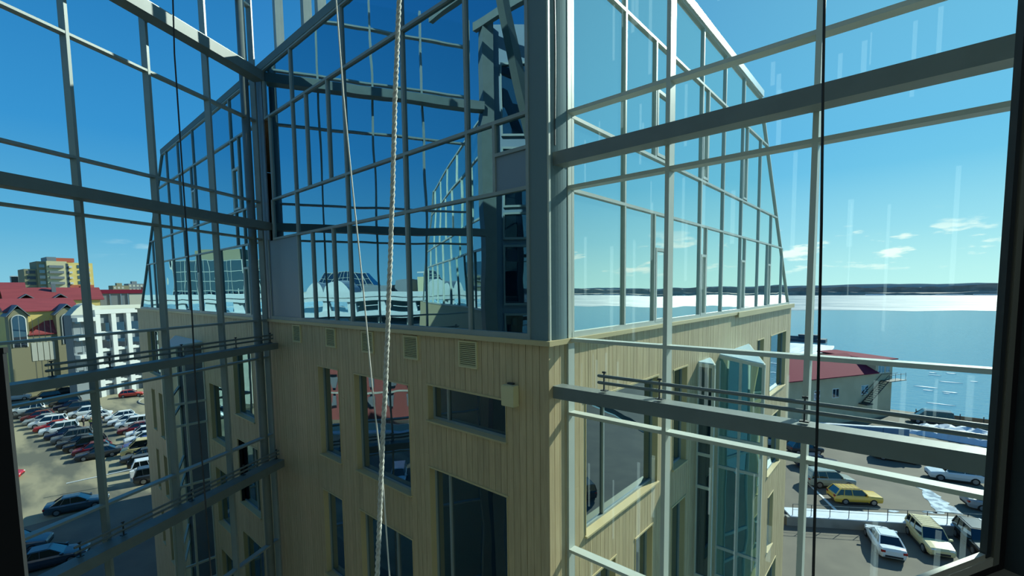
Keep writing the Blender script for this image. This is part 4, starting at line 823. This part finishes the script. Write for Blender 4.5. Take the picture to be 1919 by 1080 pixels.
# yellow gabled house with arched glazed bays
F = BF(-140.3, 6.9, 8); B = empty('gabled_house', F.p(0, 0, -21)); tag(B, 'yellow house with red roof, two glazed arched gables and tall ground floor windows', 'house')
b = MB(); b.fbox(F, -5.2, 5.2, -10, 0, -21, -3.3); b.build('walls', T['yel'], B); b = MB(); gable(b, F, -5.4, 5.6, -10, 0, -3.2, -.7); b.build('roof', T['redroof'], B)
for u0, u1, n1 in ((-5.4, -2.6, 2.2), (1.5, 5.2, 2.6)):
    m_ = (u0+u1)/2; b = MB(); b.fbox(F, u0, u1, -1, n1, -21, -4.2); b.poly_prism([F.p(u0, n1, -4.2)]+[F.p(u0+(u1-u0)*i/8, n1, -4.2+1.6*math.sin(math.pi*i/8)) for i in range(1, 8)]+[F.p(u1, n1, -4.2)], F.n*-3); o = b.build('glazed_bay', T['khaki'], B)
    b = MB(); b.poly_prism([F.p(m_-.9, n1+.02, -10.5), F.p(m_+.9, n1+.02, -10.5), F.p(m_+.9, n1+.02, -4.9)]+[F.p(m_+.9*math.cos(math.pi*i/8), n1+.02, -4.9+.9*math.sin(math.pi*i/8)) for i in range(1, 8)]+[F.p(m_-.9, n1+.02, -4.9)], F.n*.05); b.build('pane', T['glassD'], o)
    b = MB(); b.tube([F.p(m_-1, n1+.06, -10.5), F.p(m_-1, n1+.06, -4.9)]+[F.p(m_-math.cos(math.pi*i/8), n1+.06, -4.9+math.sin(math.pi*i/8)) for i in range(1, 8)]+[F.p(m_+1, n1+.06, -4.9), F.p(m_+1, n1+.06, -10.5)], .1, 4); b.tube([F.p(m_, n1+.06, -10.5), F.p(m_, n1+.06, -4)], .05, 4); b.build('arch_frame', T['white'], o)
    b = MB(); gable_n(b, F, u0, u1, -3, n1, -4.1, -2.0); b.build('gable_roof', T['grey'], B)
b = MB(); b.poly_prism([F.p(-2.8, 2.4, -8.2), F.p(1.6, 2.4, -8.2), F.p(1.6, 0, -5.4), F.p(.2, 0, -5.6), F.p(-2.0, 0, -7.2)], (0, 0, .2)); b.build('porch_roof', T['redroof'], B); piece('porch_wall', T['khaki'], B, F, -2.6, 1.5, 0, 2.2, -21, -8.3)
wins(F, B, (-2.1, -1.2, -.3, .6), (-13.5,), .55, 3.6, 'stone', 2.2)
# long red roofed block behind, and the yellow block at the picture edge
F = BF(-163, 10, 4); B = empty('red_roofed_block', F.p(0, 0, -21)); tag(B, 'long yellow block under a long red tin roof with small dormer gables', 'building')
b = MB(); b.fbox(F, -8, 9, -9, 0, -21, -1.2); b.build('walls', T['yel'], B); b = MB(); gable(b, F, -8, 9.5, -9, 0, -1.1, 1.9); b.build('roof', T['redroof'], B)
for u in (-4.5, 1.5): 
    b = MB(); gable_n(b, F, u-1.8, u+1.8, -3, .4, -1.2, .3); b.build('dormer', T['grey'], B); piece('dormer_window', T['white'], B, F, u-.5, u+.5, .0, .3, -1.6, -.6)
b = MB(); b.box(F.p(.8, -3, 1.9), (.8, .8, 2.2)); b.build('chimney', T['grey'], B); wins(F, B, (-7, -5, -3, -1, 1, 3, 5, 7), (-4.5, -8, -11.5, -15), 1.0, 1.7, 'white')
F = BF(-178, 2.4, 0); B = empty('corner_block', F.p(0, 0, -21)); tag(B, 'yellow block with dark attic windows under a red roof, at the city edge', 'building')
b = MB(); b.fbox(F, -9, 3.2, -10, 0, -21, .4); b.build('walls', T['yel'], B); b = MB(); gable(b, F, -9, 3.4, -10, 0, .6, 3.5); b.build('roof', T['redroof'], B); piece('attic_glazing', T['glassD'], B, F, -8.5, 2.8, .0, .1, -1.6, .2); wins(F, B, (-6, -4, -2, 0, 1.8), (-4.4, -8, -11.6, -15.2), 1.0, 1.7, 'white')
# grey workshop hall with a pale panel
F = BF(-172, 27, 3); B = empty('workshop_hall', F.p(0, 0, -21)); tag(B, 'long grey hall with one pale panel and a dark red flat roof edge', 'building')
b = MB(); b.fbox(F, -7, 12, -14, 0, -21, .4); b.build('walls', T['grey'], B); piece('pale_panel', T['stone'], B, F, -.6, 4.5, .0, .1, -3.2, .1); piece('roof_edge', T['wine'], B, F, -7.2, 12.2, -14, .3, .4, 1.5)
for u in (-5, -2.6, -1): piece('pier', T['panel'], B, F, u, u+.25, 0, .2, -21, .4)
# tall apartment tower
F = BF(-259, 10.5, 6); B = empty('apartment_tower', F.p(0, 0, -21)); tag(B, 'tall stepped yellow and grey apartment tower with rows of balconies', 'building')
b = MB(); b.fbox(F, -1.5, 2.2, -14, -1.5, -21, 10.5); b.fbox(F, 2.0, 8.0, -14, -.8, -21, 13.6); b.build('side_block', T['khaki'], B); b = MB(); b.fbox(F, 4.6, 10.5, -14, .4, -21, 13.8); b.build('centre_block', T['cream'], B); b = MB(); b.fbox(F, 10.5, 18.5, -14, 0, -21, 13.4); b.build('bright_block', T['yel'], B)
b = MB(); b.fbox(F, 4.8, 7.5, -10, .4, 13.8, 15.4); b.build('plant_room', T['grey'], B); b = MB(); b.fbox(F, 7.5, 13, -10, -.4, 13.6, 15.2); b.build('plant_room', T['brick'], B); piece('base_storeys', T['brick'], B, F, 10.5, 18.4, 0, .1, -21, 4.3)
for i in range(9): 
    z = 12.2-i*2.2
    piece('balcony', T['grey'], B, F, 5.2, 9.4, .4, 1.1, z-1.1, z-.1); piece('balcony', T['white'], B, F, 11.0, 12.0, 0, .8, z-1.0, z-.2); piece('balcony', T['white'], B, F, 16.2, 17.4, 0, .8, z-1.0, z-.2)
    o = piece('window', T['dkblue'], B, F, -.8, 1.6, -1.5, -1.4, z-3.5, z-2.3); piece('window', T['glassD'], B, F, 13.6, 16.0, 0, .1, z-1.0, z+.3); piece('window', T['glassD'], B, F, 2.6, 4.2, -.8, -.7, z-1, z+.2)
piece('stair_glazing', T['dkblue'], B, F, 10.3, 10.9, .1, .5, -10, 13)
F = BF(-320, 6.6, 0); B = empty('white_block', F.p(0, 0, -21)); tag(B, 'small white block with dark glazed corner far behind the apartment tower', 'building')
b = MB(); b.fbox(F, -.3, 5.2, -10, 0, -21, 9.6); b.build('walls', T['white'], B); piece('dark_glazing', T['glassD'], B, F, -.3, 2.2, 0, .1, 2, 9.2); wins(F, B, (3.0, 4.4), (7.2, 4.9, 2.6), .7, 1.0, 'white')
F = BF(-330, 1.6, 0); B = empty('low_white_block', F.p(0, 0, -21)); tag(B, 'low white rooftop block at the very edge of the skyline', 'building'); b = MB(); b.fbox(F, -6, 2.2, -9, 0, -21, 6.2); b.build('walls', T['white'], B)
for i, (x, y, u1, zt, c, lab) in enumerate(((-420, 62, 9, 6.5, 'khaki', 'first distant flat-roofed block on the skyline beside the plank wall'), (-430, 72, 14, 8, 'grey', 'second distant block on the skyline, tallest beside the plank wall'), (-390, 75, 12, 5, 'brick', 'distant reddish block on the skyline close to the plank wall'))):
    F = BF(x, y, 8); B = empty('skyline_block', F.p(0, 0, -21)); tag(B, lab, 'building', 'distant skyline blocks'); b = MB(); b.fbox(F, -6, u1-6, -9, 0, -21, zt); b.fbox(F, -3, 0, -6, -3, zt, zt+1.8); b.build('walls', T[c], B); wins(F, B, [-5+2.2*j for j in range(int((u1-1)/2.2))], (zt-2.2, zt-5, zt-8), 1.0, 1.3, 'stone')
b = MB(); rr = random.Random(31)
for i in range(260):
    x = rr.uniform(-1500, -340); y = rr.uniform(-900, 260); h = rr.uniform(8, 16.5)+(-x-340)*.002; w_ = rr.uniform(8, 26); b.box(V3(x, y, -21+h/2), (rr.uniform(8, 24), w_, h), rr.randint(0, 4), rr.uniform(-.3, .3))
tag(b.build('distant_roofs', [T['khaki'], T['cream'], T['grey'], T['wine'], T['stone']]), 'sea of distant low city roofs towards the horizon', 'roofs', kind='stuff')
# the white building with blue windows that the blue glazing mirrors (it stands off to the shaded side of the street)
UQ, NQ = (.7508, -.6605), (.6605, .7508)
F = Frame((-84.6, -25.7), UQ, NQ); B = empty('banded_building', F.p(0, 0, -21)); tag(B, 'white banded building with blue windows and roof tents, mirrored in the blue glazing', 'building')
b = MB(); b.fbox(F, -34, 40, -16, -1, -21, -1.7); b.build('walls', T['stone'], B)
for z0, z1, n in ((-1.0, -.1, .5), (-1.75, -1.1, .25), (-4.6, -3.6, .45), (-8.4, -7.6, .3)): piece('band', T['white'], B, F, -34, 40, -1, n, z0, z1)
for i in range(14):
    u = -33.5+i*5.25; b = MB(); b.poly_prism([F.p(u, -.2, -1.75), F.p(u+1.3, -.2, -1.75), F.p(u+1.9, -.2, -3.7), F.p(u, -.2, -3.7)], F.n*-1); b.build('pier', T['white'], B)
    o = piece('window', T['glassA'], B, F, u+1.3, u+5.25, -1, -.75, -3.6, -1.75); m_ = MB()
    for q in range(1, 5): m_.fbox(F, u+1.5+q*.75, u+1.55+q*.75, -.75, -.7, -3.6, -1.75)
    m_.fbox(F, u+1.3, u+5.25, -.75, -.7, -2.7, -2.64); m_.build('glazing_bar', T['white'], o)
    piece('window', T['glassW'], B, F, u+.4, u+4.9, -1, -.8, -7.5, -4.8)
for u0, u1, h in ((.2, 3.0, 2.0), (3.1, 8.6, 2.3), (29, 34, 2.6)):
    b = MB(); b.poly_prism([F.p(u0, -1.5, -.1)]+[F.p(u0+(u1-u0)*i/10, -1.5, -.1+h*math.sin(math.pi*i/10)**.7) for i in range(1, 10)]+[F.p(u1, -1.5, -.1)], F.n*-6); b.build('roof_tent', T['white'], B)
for u0, u1, n0, n1, z1, c in ((-25.7, -6.5, -11, -3, 6.4, 'glassW'), (10, 15.5, -9, -4, 1.3, 'grey'), (16, 18.5, -12, -6, 2.2, 'grey'), (20, 27, -13, -5, 2.6, 'cream')):
    b = MB(); b.fbox(F, u0, u1, n0, n1, -1.8, z1); o = b.build('roof_block', T[c], B)
    if c == 'glassW':
        m_ = MB()
        for j in range(14): m_.fbox(F, u0+j*1.48-.05, u0+j*1.48+.05, n1, n1+.06, -.1, z1)
        for z in (.6, 2.4, 4.2, 6.3): m_.fbox(F, u0, u1, n1, n1+.06, z-.05, z+.05)
        m_.build('glazing_bar', T['stone'], o); piece('roof_room', T['khaki'], o, F, u0+3, u0+12, -9, -5, 6.4, 8.4)
F = Frame((-110, -38.3), UQ, NQ); B = empty('glass_pavilion', F.p(0, 0, -21)); tag(B, 'dark glass hipped pavilion on a roof, mirrored in the blue glazing', 'pavilion')
b = MB(); b.hexa([F.p(0, 0, .2), F.p(16.7, 0, .2), F.p(16.7, -9, .2), F.p(0, -9, .2), F.p(3.6, -3, 5.1), F.p(13, -3, 5.1), F.p(13, -6, 5.1), F.p(3.6, -6, 5.1)]); b.build('glass_roof', T['glassW'], B); b = MB(); b.fbox(F, -1, 18, -10, 0, -21, .2); b.build('walls', T['stone'], B)
b = MB()
for i in range(11): f = i/10; b.tube([F.p(16.7*f, .03, .2), F.p(3.6+9.4*f, -2.95, 5.1)], .07, 4)
for q in (.33, .66, 1): b.tube([F.p(3.6*q, -3*q+.05, .2+4.9*q), F.p(16.7-3.7*q, -3*q+.05, .2+4.9*q)], .06, 4)
b.build('glazing_bar', T['stone'], B)
F = Frame((-128, -62), UQ, NQ); B = empty('terraced_block', F.p(0, 0, -21)); tag(B, 'cream terraced block behind the glass pavilion, mirrored in the blue glazing', 'building'); b = MB(); b.fbox(F, 18, 38, -12, 0, -21, 3.2); b.fbox(F, 20, 36, -10, -2, 3.2, 5.2); b.fbox(F, 24, 31, -8, -4, 5.2, 6.6); b.build('walls', T['cream'], B)
for z in (1.5, 3.3, 5.2): piece('terrace', T['white'], B, F, 18, 38, -.5, .6, z, z+.5)
F = Frame((-71.9, -22.4), UQ, NQ); B = empty('red_house', F.p(0, 0, -21)); tag(B, 'brick red three storey house mirrored in the windows of the plank wall', 'house')
b = MB(); b.fbox(F, -9, 19, -8, 0, -21, -8.6); b.build('walls', T['brickred'], B); b = MB(); gable(b, F, -9, 19, -8, 0, -8.5, -6.8); b.build('roof', T['grey'], B); wins(F, B, [-7.5+3.1*j for j in range(9)], (-11.6, -15.4, -18.6), .9, 1.5, 'grey'); piece('band', T['stone'], B, F, -9, 19, 0, .12, -16.6, -16.3); piece('porch_roof', T['redroof'], B, F, 4.2, 7.4, 0, 1.4, -18.0, -17.7); piece('drainpipe', T['alu_l'], B, F, 14, 14.15, 0, .15, -21, -8.7)
F = Frame((-66, -19), UQ, NQ); st = empty('street_wall', F.p(0, 0, -21)); tag(st, 'low pale street wall in front of the red house, mirrored in the plank wall windows', 'wall'); piece('wall_body', T['stone'], st, F, -12, 16, -.3, 0, -21, -19.9); piece('snow_strip', T['snow'], st, F, -12, 16, .1, 1.3, -21, -20.8)
